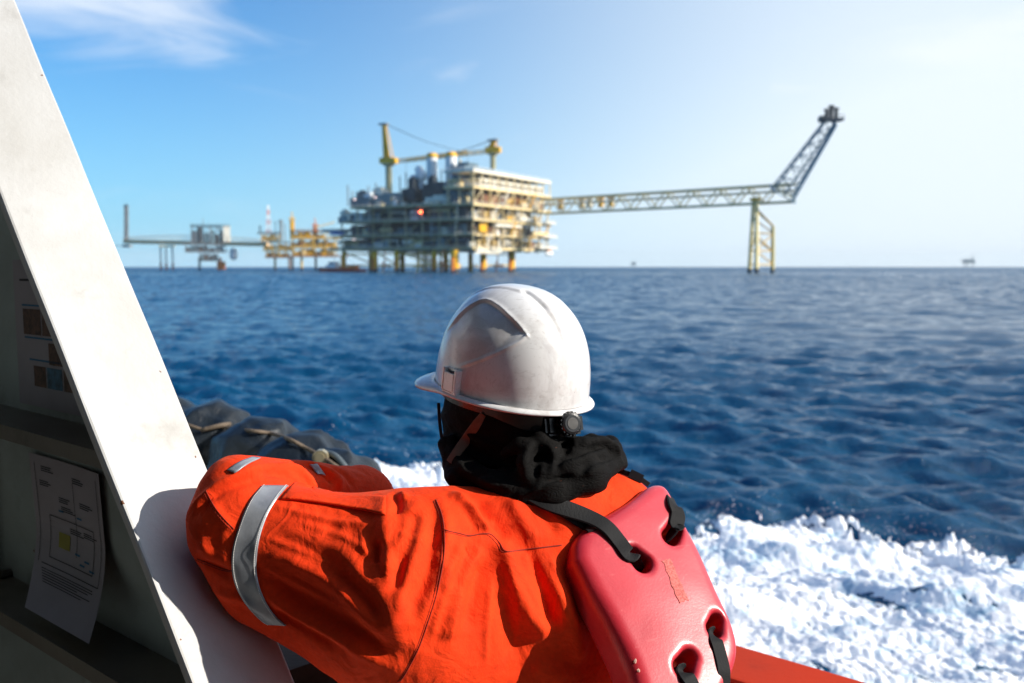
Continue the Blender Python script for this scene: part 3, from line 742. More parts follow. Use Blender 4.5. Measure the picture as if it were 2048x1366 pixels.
# cranes
def crane(px, u, py_base, py_cab, py_tip, tip_dx, boom_px, boom_py, boom_u, rp, lab):
    v0, z0 = M.at_u(px, py_base, u); _, z1 = M.at_u(px, py_cab, u); vt, zt = M.at_u(px+tip_dx, py_tip, u)
    mb = MB(); mb.bar(M.p(u, v0, z0), M.p(u, v0, z1), rp*.82, 12); mb.bar(M.p(u, v0, z1), M.p(u, v0, z1+1.2), rp*1.5, 12)
    cr = mb.build('crane', m_olive, plat); cr['label'] = lab
    mb = MB(); M.box(mb, u-rp*1.3, u+rp*1.3, v0-rp*1.9, v0+rp*1.9, z1+1.22, z1+5); M.box(mb, u-rp*1.5, u-rp*.4, v0-rp*3.0, v0-rp*1.92, z1+1.0, z1+4.4); mb.build('crane_cab', m_yellow, cr)
    b0 = M.p(u, v0, z1+5); tip = M.p(u, vt, zt)
    mb = MB()
    for du, dv in ((-1, -1), (1, -1), (1, 1), (-1, 1)):
        mb.bar(b0+M.U*du*rp*.8+M.V*dv*rp*.9, tip+M.U*du*.9+M.V*dv*1.1, .42, 5)
    for k in range(7):
        f0, f1 = k/7, (k+1)/7
        for s in (-1, 1):
            q0 = b0 + (tip-b0)*f0; q1 = b0 + (tip-b0)*f1; e0 = rp*.85*(1-f0)+1*f0; e1 = rp*.85*(1-f1)+1*f1
            mb.bar(q0+M.V*e0*s-M.U*e0, q1-M.V*e1*s-M.U*e1, .24, 4); mb.bar(q0-M.U*e0*s+M.V*e0, q1+M.U*e1*s+M.V*e1, .24, 4)
    # plated front of the gantry
    P = [b0-M.U*rp*.8-M.V*rp*.8, b0-M.U*rp*.8+M.V*rp*.8, tip-M.U*.9+M.V*.9, tip-M.U*.9-M.V*.9]
    mb.hexa([P[0], P[1], P[1]+M.U*.3, P[0]+M.U*.3, P[3], P[2], P[2]+M.U*.3, P[3]+M.U*.3])
    mb.build('gantry', m_yellow, cr)
    mb = MB(); M.box(mb, u-1.8, u+1.8, vt-2.8, vt+3.8, zt, zt+1.1); mb.build('sheave_head', m_grey, cr)
    vb, zb = M.at_u(boom_px, boom_py, boom_u); bt = M.p(boom_u, vb, zb); bs = M.p(u, v0-rp*(2 if vb < v0 else -2), z1+2.4)
    side = unit(np.cross(bt-bs, BZ)); up = unit(np.cross(side, bt-bs)); mb = MB(); truss(mb, bs-up*.9, bt-up*.5, 2.0, 2.0, 12, .30, side, up, .2)
    mb.build('boom', m_cream, cr)
    mb = MB(); tp = tip + BZ*1.0
    for s in (-.7, .7):
        a, b_ = tp + M.U*s, bt + M.U*s; mid = (a+b_)/2 - BZ*np.linalg.norm(b_-a)*.035
        mb.tube(spline([a, mid, b_], 9), .13, 5)
    mb.bar(bt, bt - BZ*9, .1, 4); mb.box(bt - BZ*9.6, (.9, .9, 1.4)); mb.build('cable', m_dark, cr)
crane(778, 34, 402, 331, 250, -9, 935, 306, 46, 2.7, 'yellow crane with the taller gantry, left of the white stacks')
crane(986, 40, 338, 310, 282, 2, 812, 322, 50, 2.2, 'smaller yellow crane behind the white roof')
# lamps that are lit
for px, py, u, r, m in ((841, 424, 1.0, .75, m_red_l), (709, 399, 2.0, .4, m_wht_l), (750, 395, 2.0, .4, m_wht_l), (707, 479, -.9, .3, m_wht_l)):
    v, z = M.at_u(px, py, u-1.6); mb = MB(); p = M.p(u-1.6, v, z)
    mb.add([p + r*V(*q) for q in ico], icf); mb.bar(p + M.U*r*.9, p + M.U*(1.2+r), .15, 5); mb.build('lamp', m, plat)
# legs with sleeves and boat bumpers, bracing between them
def leg(fr, u, v, r, ztop, parent, m=m_yellow, skirt=m_dark, zb=2.2, bumper=True):
    mb = MB(); mb.bar(fr.p(u, v, zb), fr.p(u, v, ztop), r, 12); o = mb.build('leg', m, parent)
    mb = MB(); mb.bar(fr.p(u, v, -3), fr.p(u, v, zb-.01), r*1.06, 12); mb.build('splash_sleeve', skirt, o)
    if bumper:
        mb = MB(); mb.bar(fr.p(u-r*1.6, v-r*.4, 1.0), fr.p(u-r*1.6, v-r*.4, 8.6), r*.32, 7); mb.bar(fr.p(u-r*1.6, v-r*.4, 1.6), fr.p(u, v, 1.9), r*.2, 5); mb.bar(fr.p(u-r*1.6, v-r*.4, 7.6), fr.p(u, v, 7.8), r*.2, 5)
        mb.build('bumper', m_orange, o)
    return o
legs = [(-1.5, 12, 2.6), (33, 12, 2.1), (71, 12, 2.4), (2, 29, 1.4), (2, 57, 1.6), (2, 74, 1.9), (33, 40, 1.6), (71, 44, 1.6), (33, 74, 1.6), (4, 100, 1.4), (33, 100, 1.4)]
for u, v, r in legs: leg(M, u, v, r, 13.4, plat)
mb = MB()
for (a, b_) in (((-1.5, 12), (2, 29)), ((2, 29), (2, 57)), ((2, 57), (2, 74)), ((2, 74), (4, 100)), ((33, 12), (71, 12)), ((33, 40), (33, 74)), ((2, 57), (33, 74))):
    mb.bar(M.p(*a, 4.2), M.p(*b_, 4.2), .55, 6)
    if a != (33, 12): mb.bar(M.p(*a, 4.4), M.p(*b_, 13), .45, 6)
    mb.bar(M.p(*a, 11.4), M.p(*b_, 11.4), .5, 6)
mb.build('leg_brace', m_ochre, plat)
for k in range(9):   # well conductors under the middle
    mb = MB(); u, v = 10 + 5*(k % 3), 36 + 5.2*(k//3); mb.bar(M.p(u, v, -3), M.p(u, v, 14), .55, 7); mb.build('conductor', m_ochre if k % 2 else m_rust, plat)

# ---- supply vessel lying under the left end
S = Frame(tuple(at(684, 541, 640)[:2]), M.V[:2], M.U[:2])
hull_s = [(-17, -3.4), (15, -3.4), (19.5, 0), (15, 3.4), (-17, 3.4)]
sv = empty('supply_vessel', S.p(0, 0, 0), 'small red hulled supply vessel lying at the left foot of the big platform', 'ship')
mb = MB(); n = len(hull_s)
mb.add([S.p(u*.96, v*.85, -.8) for u, v in hull_s] + [S.p(u, v, 1.7 + (1.0 if u > 14 else 0)) for u, v in hull_s], [tuple(range(n-1, -1, -1)), tuple(range(n, 2*n))] + [(i, (i+1) % n, n+(i+1) % n, n+i) for i in range(n)])
mb.build('hull', m_orange if False else steel('red_hull', (.42, .05, .03)), sv)
mb = MB(); S.box(mb, 3, 11, -2.8, 2.8, 1.72, 4.6); S.box(mb, 4, 9, -2.3, 2.3, 4.62, 6.6); mb.build('wheelhouse', m_wht, sv)
mb = MB(); S.box(mb, 9.02, 9.1, -2, 2, 5.1, 6.1); S.box(mb, 4.6, 8.6, -2.42, -2.31, 5.1, 6.1); mb.build('window_row', m_dark, sv)
mb = MB(); mb.bar(S.p(6, 0, 6.6), S.p(6, 0, 11), .18, 5); mb.bar(S.p(6, -1.4, 9.5), S.p(6, 1.4, 9.5), .12, 4); mb.build('mast', m_wht, sv)
mb = MB(); S.box(mb, -12, -6, -2.2, 2.2, 1.75, 4.2); S.box(mb, -4.5, 0, -2, 2, 1.75, 3.4); mb.build('deck_cargo', m_orange, sv)

# ---- bridge to the flare, its support and the boom
A = at(1086, 428, 672); B = at(1586, 404, 548)
hA = A[2] - 0; dAB = unit(B - A); sdv = unit(np.cross(dAB, BZ)); upv = unit(np.cross(sdv, dAB)); upv = upv if upv[2] > 0 else -upv
fb = empty('flare_bridge', A, 'long pale lattice bridge running from the big platform to the flare boom', 'bridge')
mb = MB(); truss(mb, A, B, 6.0, 9.6, 10, .55, sdv, upv, .42)
mb.build('lattice', steel('bridge_paint', (.60, .52, .22), .15), fb)
mb = MB()
for k in range(4): mb.bar(A + sdv*(k-1.5)*1.1 + upv*(5.8+.2*k), B + sdv*(k-1.5)*1.1 + upv*(5.8+.2*k), .3, 6)
for k in range(2): mb.bar(A + sdv*(k-.5)*3 + upv*8.9, B + sdv*(k-.5)*3 + upv*8.9, .35, 6)
mb.build('pipe_run', m_pale, fb)
mb = MB(); q0, q1 = A + upv*.7, B + upv*.7
mb.hexa([q0-sdv*1.6-upv*.2, q1-sdv*1.6-upv*.2, q1+sdv*1.6-upv*.2, q0+sdv*1.6-upv*.2, q0-sdv*1.6, q1-sdv*1.6, q1+sdv*1.6, q0+sdv*1.6]); mb.build('walkway', m_teal, fb)
for f, m in ((.17, m_cream), (.205, m_pale), (.255, m_yellow), (.30, m_ochre), (.07, m_ochre)):
    P = A + (B-A)*f; mb = MB(); mb.box(P + upv*5 - sdv*3.2, (3.2, 1.6, 4.6), (dAB, sdv, upv)); mb.box(P + upv*8.4 - sdv*3.2, (5, 1.2, 1.6), (dAB, sdv, upv)); mb.build('valve_station', m, fb)
# support tower standing in the sea
ft = empty('flare_tower', at(1515, 545, 540)*V(1, 1, 0), 'three legged yellow steel tower standing in the sea under the flare bridge', 'tower')
t0 = [at(1499, 546, 540), at(1513, 547, 532), at(1545, 546, 545)]
t1 = [at(1507, 402, 556), at(1514, 404, 552), at(1546, 452, 545)]
for a, b_ in zip(t0, t1):
    a = V(a[0], a[1], 2); mb = MB(); mb.bar(a, b_, 1.15, 10, 1.0); lg = mb.build('leg', steel('tower_paint', (.60, .50, .20), .15), ft)
    mb = MB(); mb.bar(V(a[0], a[1], -3), a - BZ*.01, 1.25, 10); mb.build('splash_sleeve', m_dark, lg)
mb = MB(); t0 = [V(a[0], a[1], 2) for a in t0]
def lp(i, z): a, b_ = t0[i], t1[i]; return a + (b_-a)*((z-a[2])/(b_[2]-a[2]))
for i, j in ((0, 1), (1, 2), (0, 2)):
    for z in (4.5, 12.0, 21.5): mb.bar(lp(i, z), lp(j, z), .42, 6)
for i in (0, 1): mb.bar(t1[i] - BZ*4, t1[2], .5, 6); mb.bar(lp(i, 20.5), lp(2, 11.5), .4, 6)
mb.bar(lp(0, 12), lp(1, 21.5), .35, 6); mb.bar(lp(2, 21.5), lp(1, 12.0), .36, 6); mb.bar(lp(1, 11.5), lp(2, 4.8), .36, 6); mb.bar(lp(0, 30), lp(2, 21.8), .36, 6); mb.build('leg_brace', m_ochre, ft)
mb = MB(); mb.box((t1[0]+t1[1])/2 + BZ*1.2, (5, 5, 1.6)); mb.build('bridge_seat', m_yellow, ft)
# boom
C0 = (B + at(1545, 371, 552))/2; C1 = at(1663, 243, 530)
fbm = empty('flare_boom', B, 'slanting blue grey lattice flare boom with a dark burner tip', 'flare')
dC = unit(C1 - C0); sC = unit(np.cross(dC, V(0, -1, 0))); sC2 = unit(np.cross(dC, sC))
mb = MB(); nb_ = 6
wid0, wid1 = 12.0, 5.6
cor = [(-.5, -.35), (.5, -.35), (.5, .35), (-.5, .35)]
def bp_(f, c):
    w_ = wid0 + (wid1-wid0)*f; return C0 + (C1-C0)*f + sC*c[0]*w_ + sC2*c[1]*w_
for i, c in enumerate(cor): mb.bar(bp_(0, c), bp_(1, c), .62 if c[0] > 0 else .45, 6)
for k in range(nb_+1):
    f = k/nb_
    for i in range(4):
        mb.bar(bp_(f, cor[i]), bp_(f, cor[(i+1) % 4]), .3, 5)
        if k < nb_: mb.bar(bp_(f, cor[i]), bp_(f+1/nb_, cor[(i+1) % 4]), .26, 5)
mb.bar(bp_(0, (.1, 0)), bp_(1.03, (.3, 0)), .5, 7)
m_boom = steel('boom_paint', (.17, .27, .33), .2)
mb.build('lattice', m_boom, fbm)
mb = MB(); root = [B + sdv*3, B - sdv*3, at(1545, 371, 552) + sdv*3, at(1545, 371, 552) - sdv*3]
for q, c in zip((0, 1, 3, 2), (1, 2, 3, 0)): mb.bar(root[q], bp_(0, cor[c]), .5, 6)
mb.bar(root[0], root[1], .5, 6); mb.bar(root[2], root[3], .5, 6); mb.build('knee_frame', m_boom, fbm)
mb = MB(); mb.box(C1 + BZ*.8, (11, 8, 1.2)); mb.box(C1 + V(-5.2, 0, 1.2), (2.6, 5, 3.0))
for k in range(7): mb.bar(C1 + V(-5+1.7*k, -4, 1.4), C1 + V(-5+1.7*k, -4, 3), .14, 4)
mb.bar(C1 + V(-5.4, -4, 3), C1 + V(5.4, -4, 3), .14, 4); mb.build('tip_platform', m_dark, fbm)
for dx, h, r in ((-2.6, 5.6, 1.1), (-.2, 7.4, 1.2), (2.4, 6.2, 1.1)):
    mb = MB(); mb.bar(C1 + V(dx, 0, 1.41), C1 + V(dx, 0, h), r, 8); mb.bar(C1 + V(dx, 0, h), C1 + V(dx, 0, h+.9), r*1.45, 8); mb.build('burner', m_dark, fbm)

# ---- smaller platforms on the left, about a kilometre off
def small_platform(name, label, px0, px1, depth, decks, leg_px, ytop_leg, mats, seed, cat='platform', dp=16):
    r_ = random.Random(seed); c = at((px0+px1)/2, 540, depth); F = Frame((c[0], c[1]), (.96, .28), (-.28, .96))
    h = (px1-px0)/2/FPX*depth/.96
    o = empty(name, F.p(0, 0, 0), label, cat)
    def Z(py): return CAM[2] + (at(1024, py, depth)[2]-CAM[2])
    def Uu(px): return (at(px, 540, depth)[0]-c[0])/.96
    for (y, q0, q1, m) in decks:
        mb = MB(); F.box(mb, Uu(q0), Uu(q1), -dp/2, dp/2, Z(y)-.9, Z(y)); rails(mb, F, [(Uu(q0), -dp/2), (Uu(q1), -dp/2)], Z(y), 1.4, 3, .12); mb.build('deck_plate', m, o)
    for (ya, a0, a1, _), (yb, b0, b1, _) in zip(decks, decks[1:]):
        lo, hi = sorted((Z(ya), Z(yb))); hi -= 1.0
        u0, u1 = max(Uu(a0), Uu(b0))+1, min(Uu(a1), Uu(b1))-1
        mb = MB(); n = 4
        for k in range(n+1):
            u = u0 + (u1-u0)*k/n; mb.bar(F.p(u, -dp/2+.6, lo), F.p(u, -dp/2+.6, hi), .4, 5)
            if k < n: mb.bar(F.p(u, -dp/2+.6, lo), F.p(u+(u1-u0)/n, -dp/2+.6, hi), .25, 4)
        mb.build('column_frame', mats[0], o)
        u = u0
        while u < u1 - 2:
            w_ = min(r_.uniform(2.5, 6.5), u1-u); mb = MB(); hh = (hi-lo)*r_.uniform(.5, .95); dd = r_.uniform(0, 3)
            F.box(mb, u, u+w_*.9, -dp/2+1.5+dd, dp/2-2, lo+.01, lo+hh); mb.bar(F.p(u+w_*.3, -dp/2+1.2+dd, lo), F.p(u+w_*.3, -dp/2+1.2+dd, hi), .28, 5); mb.build('equipment_skid', r_.choice(mats), o); u += w_
    for px, m, sk in leg_px: leg(F, Uu(px), r_.choice((-4, 4)), 1.1, Z(ytop_leg), o, m, sk, bumper=False)
    return o, F, Z, Uu
o, F, Z, Uu = small_platform('wellhead_platform', 'dark roofed wellhead platform in the middle of the orange footbridge', 380, 462, 930,
    [(520, 400, 438, m_dark), (503, 375, 452, m_grey), (488, 370, 462, m_grey), (452, 386, 458, m_dark)], [(401, m_grey, m_dark), (440, m_orange, m_orange)], 515, [m_grey, m_dark, m_slate, m_rust, m_teal], 3)
mb = MB(); F.box(mb, Uu(446), Uu(459), -9.4, -8.1, Z(484), Z(453)); mb.build('wind_wall', m_pale, o)
mb = MB(); vessel(mb, F.p(Uu(464), -7, Z(516)), F.p(Uu(464), -7, Z(500)), 3.4); mb.build('vessel', m_wht, o)
mb = MB(); F.box(mb, Uu(433), Uu(449), -6, 2, 1, Z(523)); mb.bar(F.p(Uu(437), -6.5, -2), F.p(Uu(437), -6.5, 8), .8, 6); mb.build('boat_landing', m_orange, o)
mb = MB(); mb.bar(F.p(Uu(409), 0, Z(452)), F.p(Uu(409), 0, Z(436)), .3, 5); mb.build('vent_pipe', m_grey, o)
o, F, Z, Uu = small_platform('riser_platform', 'grey green riser platform at the right end of the orange footbridge', 520, 586, 930,
    [(514, 532, 584, m_rust), (500, 528, 588, m_olive), (484, 524, 588, m_teal), (466, 519, 560, m_slate)], [(551, m_ochre, m_dark), (578, m_rust, m_dark)], 512, [m_ochre, m_teal, m_rust, m_olive, m_grey], 11)
for px, a, b_, r, m in ((563, 484, 444, 1.3, m_grey), (570, 484, 452, .5, m_grey), (553, 484, 447, .4, m_slate), (524, 466, 456, .6, m_dark)):
    mb = MB(); mb.bar(F.p(Uu(px), 2, Z(a)), F.p(Uu(px), 2, Z(b_)), r, 6); mb.bar(F.p(Uu(px), 2, Z(b_)), F.p(Uu(px), 2, Z(b_)+2), r*1.5, 6); mb.build('vent_pipe', m, o)
# red and white radio mast on it
mb = MB(); mt = MB(); P0, P1 = F.p(Uu(540), 5, Z(468)), F.p(Uu(540), 5, Z(410))
for k in range(6):
    tgt = mb if k % 2 else mt
    for s, t in ((-1, -1), (1, -1), (0, 1.2)):
        q = lambda f: P0 + (P1-P0)*f + F.U*s*2.2*(1-f*.75) + F.V*t*2.2*(1-f*.75)
        tgt.bar(q(k/6), q((k+1)/6), .3, 4)
        tgt.bar(q(k/6), P0 + (P1-P0)*((k+1)/6), .18, 4)
mst = mb.build('radio_mast', m_wht, o); mt.build('mast_section', steel('mast_red', (.7, .22, .17)), mst)
o, F, Z, Uu = small_platform('drilling_platform', 'ochre yellow drilling platform left of the big platform', 580, 662, 900,
    [(512, 586, 694, m_rust), (494, 582, 672, m_ochre), (476, 584, 678, m_ochre), (462, 585, 655, m_rust)], [(588, m_rust, m_dark), (604, m_ochre, m_dark), (632, m_rust, m_dark), (680, m_ochre, m_dark)], 512, [m_ochre, m_ochre, m_yellow, m_rust, m_cream, m_dark], 4)
for px, a, b_, w_, m in ((588, 476, 440, 3.2, m_yellow), (631, 470, 452, 3, m_orange)):
    mb = MB(); P0, P1 = F.p(Uu(px), 0, Z(a)), F.p(Uu(px), 0, Z(b_)); truss(mb, P0, P1, w_, w_, 5, .35, F.U, F.V, .25); mb.box((P0+P1)/2, (w_*.7, w_*.7, abs(P1[2]-P0[2])*.95), F.ax()); mb.box(P1+BZ, (w_*1.6, w_*1.2, 1.6), F.ax()); mb.bar(P1+BZ*1.8, P1+BZ*7, .5, 5); mb.build('derrick', m, o)
mb = MB(); mb.bar(F.p(Uu(631), -2, Z(455)), F.p(Uu(668), -2, Z(444)), .6, 5); mb.build('boom', m_cream, o)

# footbridge with its end mast and legs
Af = at(249, 487, 960); Bf = at(536, 493, 915)
fo = empty('footbridge', Af, 'long orange beam footbridge with handrails far off on the left', 'bridge')
dF = unit(Bf-Af); sF = unit(np.cross(dF, BZ)); uF = BZ
mb = MB(); mb.hexa([Af-sF*1.8, Bf-sF*1.8, Bf+sF*1.8, Af+sF*1.8, Af-sF*1.8+uF*3.6, Bf-sF*1.8+uF*3.6, Bf+sF*1.8+uF*3.6, Af+sF*1.8+uF*3.6])
mb.build('girder', steel('bridge_orange', (.72, .46, .22), .15), fo)
mb = MB(); n = 30
def top(f): return 3.62 + 5.2*math.sin(min(max((f+.05)/1.1, 0), 1)*math.pi)**.6
for s in (-1.6, 1.6):
    for k in range(n):
        a = Af + (Bf-Af)*k/n + sF*s; b_ = Af + (Bf-Af)*(k+1)/n + sF*s
        mb.bar(a+uF*top(k/n), b_+uF*top((k+1)/n), .22, 4); mb.bar(a+uF*3.6, a+uF*top(k/n), .16, 4)
        mb.bar(a+uF*3.6, b_+uF*top((k+1)/n), .12, 4)
mb.build('handrail', m_pale, fo)
vm_ = empty('vent_mast', at(251, 488, 962), 'thin grey vent mast at the far left end of the footbridge', 'mast')
mb = MB(); P0 = at(251, 484, 962) + V(0, 2, 0); P1 = at(251, 412, 962) + V(0, 2, 0); truss(mb, P0 - V(0, 1.4, 0), P1 - V(0, 1.4, 0), 2.6, 2.8, 9, .42, V(1, 0, 0), V(0, 1, 0), .3); mb.bar(P0, P1, .8, 7)
mb.build('lattice', m_grey, vm_)
mb = MB(); mb.box(P1 + BZ*.4, (4.2, 4.2, 1)); mb.bar(P1, P1+BZ*3, .5, 6); mb.build('vent_head', m_slate, vm_)
mb = MB(); q = at(253, 489, 962); mb.box(q - V(0, 0, 1.4) + V(0, 2, 0), (7, 7, 2.4)); mb.bar(q + V(-3, 2, -1), q + V(-15, 2, -1), .3, 5); mb.build('mast_base', m_grey, vm_)
bs = empty('bridge_support', at(334, 541, 945)*V(1, 1, 0), 'three pale slender legs with red feet under the footbridge', 'tower')
for px in (322, 333, 346):
    a = at(px, 541, 945+(px % 5)); b_ = at(px, 492, 945+(px % 5)); mb = MB(); mb.bar(V(a[0], a[1], 7), V(a[0], a[1], b_[2]), .85, 8); lg = mb.build('leg', m_pale, bs)
    mb = MB(); mb.bar(V(a[0], a[1], -3), V(a[0], a[1], 6.99), 1.0, 8); mb.build('splash_sleeve', steel('red_foot', (.45, .12, .07)), lg)
mb = MB(); a, b_ = at(319, 491, 945), at(349, 491, 945); mb.hexa([a-V(0,2,1.4), b_-V(0,2,1.4), b_+V(0,2,-1.4), a+V(0,2,-1.4), a-V(0,2,0), b_-V(0,2,0), b_+V(0,2,0), a+V(0,2,0)]); mb.build('bridge_seat', m_cream, bs)

# ---- two platforms on the horizon
def far_platform(px, w_px, h_px, D, label, mastf):
    c = at(px, 533, D); k = D/FPX; o = empty('distant_platform', (c[0], c[1], 0), label, 'platform', None)
    F = Frame((c[0], c[1]), (1, 0), (0, 1)); w_ = w_px*k; h = h_px*k
    mb = MB(); F.box(mb, -w_/2, w_/2, -w_*.3, w_*.3, h*.34, h*.46); F.box(mb, -w_*.35, w_*.42, -w_*.25, w_*.25, h*.46+.02, h*.66); mb.build('deck_block', m_slate, o)
    for u in (-.36, -.1, .36): mb = MB(); mb.bar(F.p(u*w_, 0, -2), F.p(u*w_, 0, h*.34), w_*.045, 6); mb.build('leg', m_slate, o)
    mb = MB(); mb.bar(F.p(mastf*w_, 0, h*.66), F.p(mastf*w_, 0, h), w_*.04, 5); mb.bar(F.p(-.5*w_, 0, h*.46), F.p(-.75*w_, 0, h*.7), w_*.03, 5); mb.build('mast', m_slate, o)
far_platform(1267, 10, 15, 4600, 'tiny hazy platform on the horizon below the lattice bridge', .0)
far_platform(1937, 22, 24, 5200, 'tiny hazy platform on the horizon at the right edge', .35)
# ------------------------------------------------------------------ signed-distance modelling tools
import openvdb as vdb
from mathutils.bvhtree import BVHTree
def smin(a, b, k):
    h = np.clip(.5 + .5*(b-a)/k, 0, 1); return b + (a-b)*h - k*h*(1-h)
def smax(a, b, k): return -smin(-a, -b, k)
def cone(P, a, b, r1, r2):
    a = np.asarray(a); b = np.asarray(b); d = b-a; t = np.clip((P-a)@d/np.dot(d, d), 0, 1)
    return np.linalg.norm(P-a-t[:, None]*d, axis=1) - (r1 + (r2-r1)*t)
def ellip(P, c, ax, r):
    q = (P-np.asarray(c))@np.asarray(ax).T; r = np.asarray(r)
    k0 = np.linalg.norm(q/r, axis=1); k1 = np.linalg.norm(q/(r*r), axis=1)
    return k0*(k0-1)/np.maximum(k1, 1e-9)
def flatcone(P, a, b, r1, r2, wdir, ratio):
    """tapered capsule whose section is an ellipse: r along wdir, r/ratio across"""
    a = np.asarray(a); b = np.asarray(b); d = b-a; L2 = np.dot(d, d); wdir = unit(wdir - d*np.dot(wdir, d)/L2)
    t = np.clip((P-a)@d/L2, 0, 1); q = P-a-t[:, None]*d; cw = q@wdir; rest = q - cw[:, None]*wdir
    l = np.sqrt(cw**2 + (np.linalg.norm(rest, axis=1)*ratio)**2); return (l - (r1+(r2-r1)*t))/ (1+(ratio-1)*.5)
def chain(P, pts, rs, k=.01):
    d = None
    for a, b, r1, r2 in zip(pts, pts[1:], rs, rs[1:]):
        e = cone(P, a, b, r1, r2); d = e if d is None else smin(d, e, k)
    return d
def mesh_sdf(f, lo, hi, h):
    lo = np.asarray(lo, float); hi = np.asarray(hi, float); n = np.ceil((hi-lo)/h).astype(int)+1
    B = 6; nb = (n + B-1)//B; n = nb*B
    A = np.full(n, 3*h, np.float32)
    gi = np.stack(np.meshgrid(*[np.arange(q) for q in nb], indexing='ij'), -1).reshape(-1, 3)
    dc = f(lo + (gi*B + (B-1)/2)*h); act = np.abs(dc) < B*h*1.15
    off = np.stack(np.meshgrid(*[np.arange(B)]*3, indexing='ij'), -1).reshape(-1, 3)
    V4 = A.reshape(nb[0], B, nb[1], B, nb[2], B).transpose(0, 2, 4, 1, 3, 5)
    ins = gi[(~act) & (dc < 0)]; V4[ins[:, 0], ins[:, 1], ins[:, 2]] = -3*h
    g = gi[act]
    for s in range(0, len(g), 1500):
        q = g[s:s+1500]; idx = (q[:, None]*B + off[None]).reshape(-1, 3)
        d = f(lo + idx*h); A[idx[:, 0], idx[:, 1], idx[:, 2]] = np.clip(d, -3*h, 3*h)
    grid = vdb.FloatGrid(3*h); grid.copyFromArray(A.astype(np.float32))
    pts, quads = grid.convertToQuads(0.0)
    pts = lo + np.asarray(pts, float)*h; quads = np.asarray(quads, int)
    a, b_, c = pts[quads[:, 0]], pts[quads[:, 1]], pts[quads[:, 2]]
    nf_ = np.cross(b_-a, c-a); out = grad(f, (a+c)/2, h*.5)
    if (nf_*out).sum() < 0: quads = quads[:, ::-1]
    return pts, quads
def grad(f, P, e=.0015):
    g = np.stack([f(P+e*np.eye(3)[i]) - f(P-e*np.eye(3)[i]) for i in range(3)], -1)
    return g/np.maximum(np.linalg.norm(g, axis=1), 1e-9)[:, None]
def hit(f, pxs, t0=.9, t1=2.2):
    """where rays through photo pixels meet the surface f"""
    pxs = np.asarray(pxs, float); R = np.array([unit(ray(x, y)) for x, y in pxs]); t = np.full(len(pxs), t0); ok = np.zeros(len(pxs), bool); best = np.full(len(pxs), 9.); tb = t.copy()
    for i in range(140):
        d = f(CAM + R*t[:, None]); m = d < best; best[m] = d[m]; tb[m] = t[m]
        ok |= d < .0006; t = np.where(ok, t, t + np.clip(d*.8, .0008, .05))
        if (t > t1).all() : break
    t = np.where(ok, t, tb)
    return CAM + R*t[:, None]
def tri_fan(v, f):
    return np.asarray(v), f
def orient(o):
    bm = bmesh.new(); bm.from_mesh(o.data); bmesh.ops.recalc_face_normals(bm, faces=bm.faces); bm.to_mesh(o.data); bm.free()
def bvh_of(o):
    me = o.data; v = [x.co for x in me.vertices]; return BVHTree.FromPolygons(v, [tuple(p.vertices) for p in me.polygons])
def polyline_dist(P, L):
    """distance to a polyline and the position 0-1 along it"""
    best = np.full(len(P), 9.); at_ = np.zeros(len(P)); n = len(L)-1
    for i, (a, b) in enumerate(zip(L, L[1:])):
        d = b-a; t = np.clip((P-a)@d/max(np.dot(d, d), 1e-12), 0, 1); e = np.linalg.norm(P-a-t[:, None]*d, axis=1)
        m = e < best; best[m] = e[m]; at_[m] = ((i+t)/n)[m]
    return best, at_
def A_(px, py, t): return at(px, py, t)

# ------------------------------------------------------------------ black tarpaulin lying over the rail
def on_p(px, py, p): return pl(px, py, p)
t_c = [(330, 890, 1.78, .17, .15), (420, 905, 1.76, .155, .14), (520, 935, 1.74, .15, .125), (610, 965, 1.72, .13, .12), (672, 990, 1.70, .085, .10)]
def f_tarp(P):
    d = None
    for px, py, p, ra, rz in t_c:
        e = ellip(P, on_p(px, py, p), (BD, BN, BZ), (ra*1.1, .17, rz*1.25)); d = e if d is None else smin(d, e, .05)
    for px, py, p in ((420, 1120, 1.52), (560, 1130, 1.50), (680, 1160, 1.49)):   # the part that hangs down inboard
        e = ellip(P, on_p(px, py, p), (BD, BN, BZ), (.22, .10, .26)); d = smin(d, e, .06)
    q = (P-CAM); a = q@BD; b = q@BN; z = q[:, 2]
    w_ = noise3(a*4, b*4, z*4)*.12
    cr = np.abs(noise3(a*7.5+w_*6, b*6, z*7)) ; cr2 = np.abs(noise3(a*17, b*14+w_*9, z*15+3))
    return d*.8 + .030*(cr-.25) + .011*(cr2-.25)
lo = np.min([on_p(x, y, p) for x, y, p in ((250, 800, 1.9), (760, 1000, 1.5), (480, 1500, 1.45), (700, 800, 2))], axis=0) - .25; hi = np.max([on_p(x, y, p) for x, y, p in ((250, 800, 1.9), (760, 1000, 1.5), (480, 1100, 1.45), (700, 800, 2))], axis=0) + .3
lo[2] = 2.2
v, q = mesh_sdf(f_tarp, lo, hi, .011)
m_tarp, nt, b = new_mat('tarpaulin'); vec = coords(nt)
nt.links.new(ramp(nt, noise(nt, vec, 6, 5, .6), [(.3, (.005, .008, .012)), (.7, (.015, .021, .029))]), b.inputs['Base Color']); b.inputs['Roughness'].default_value = .40; b.inputs['Specular IOR Level'].default_value = .35
bump(nt, b, noise(nt, vec, 30, 5, .6, 1.0), .6, .006)
tarp = mesh_obj('tarpaulin', v, q, m_tarp, smooth=True); tag(tarp, 'crumpled black tarpaulin tied with rope over the far rail behind the bent arm', 'tarpaulin')
m_rope = simple('rope', (.13, .095, .065), .8, var=.35, scale=60, bumpd=.004, bscale=150)
rp = hit(f_tarp, [(340, 840), (375, 852), (410, 862), (450, 858), (500, 864), (545, 870), (580, 882), (612, 899), (650, 920), (690, 948)], 1.8, 3.9)
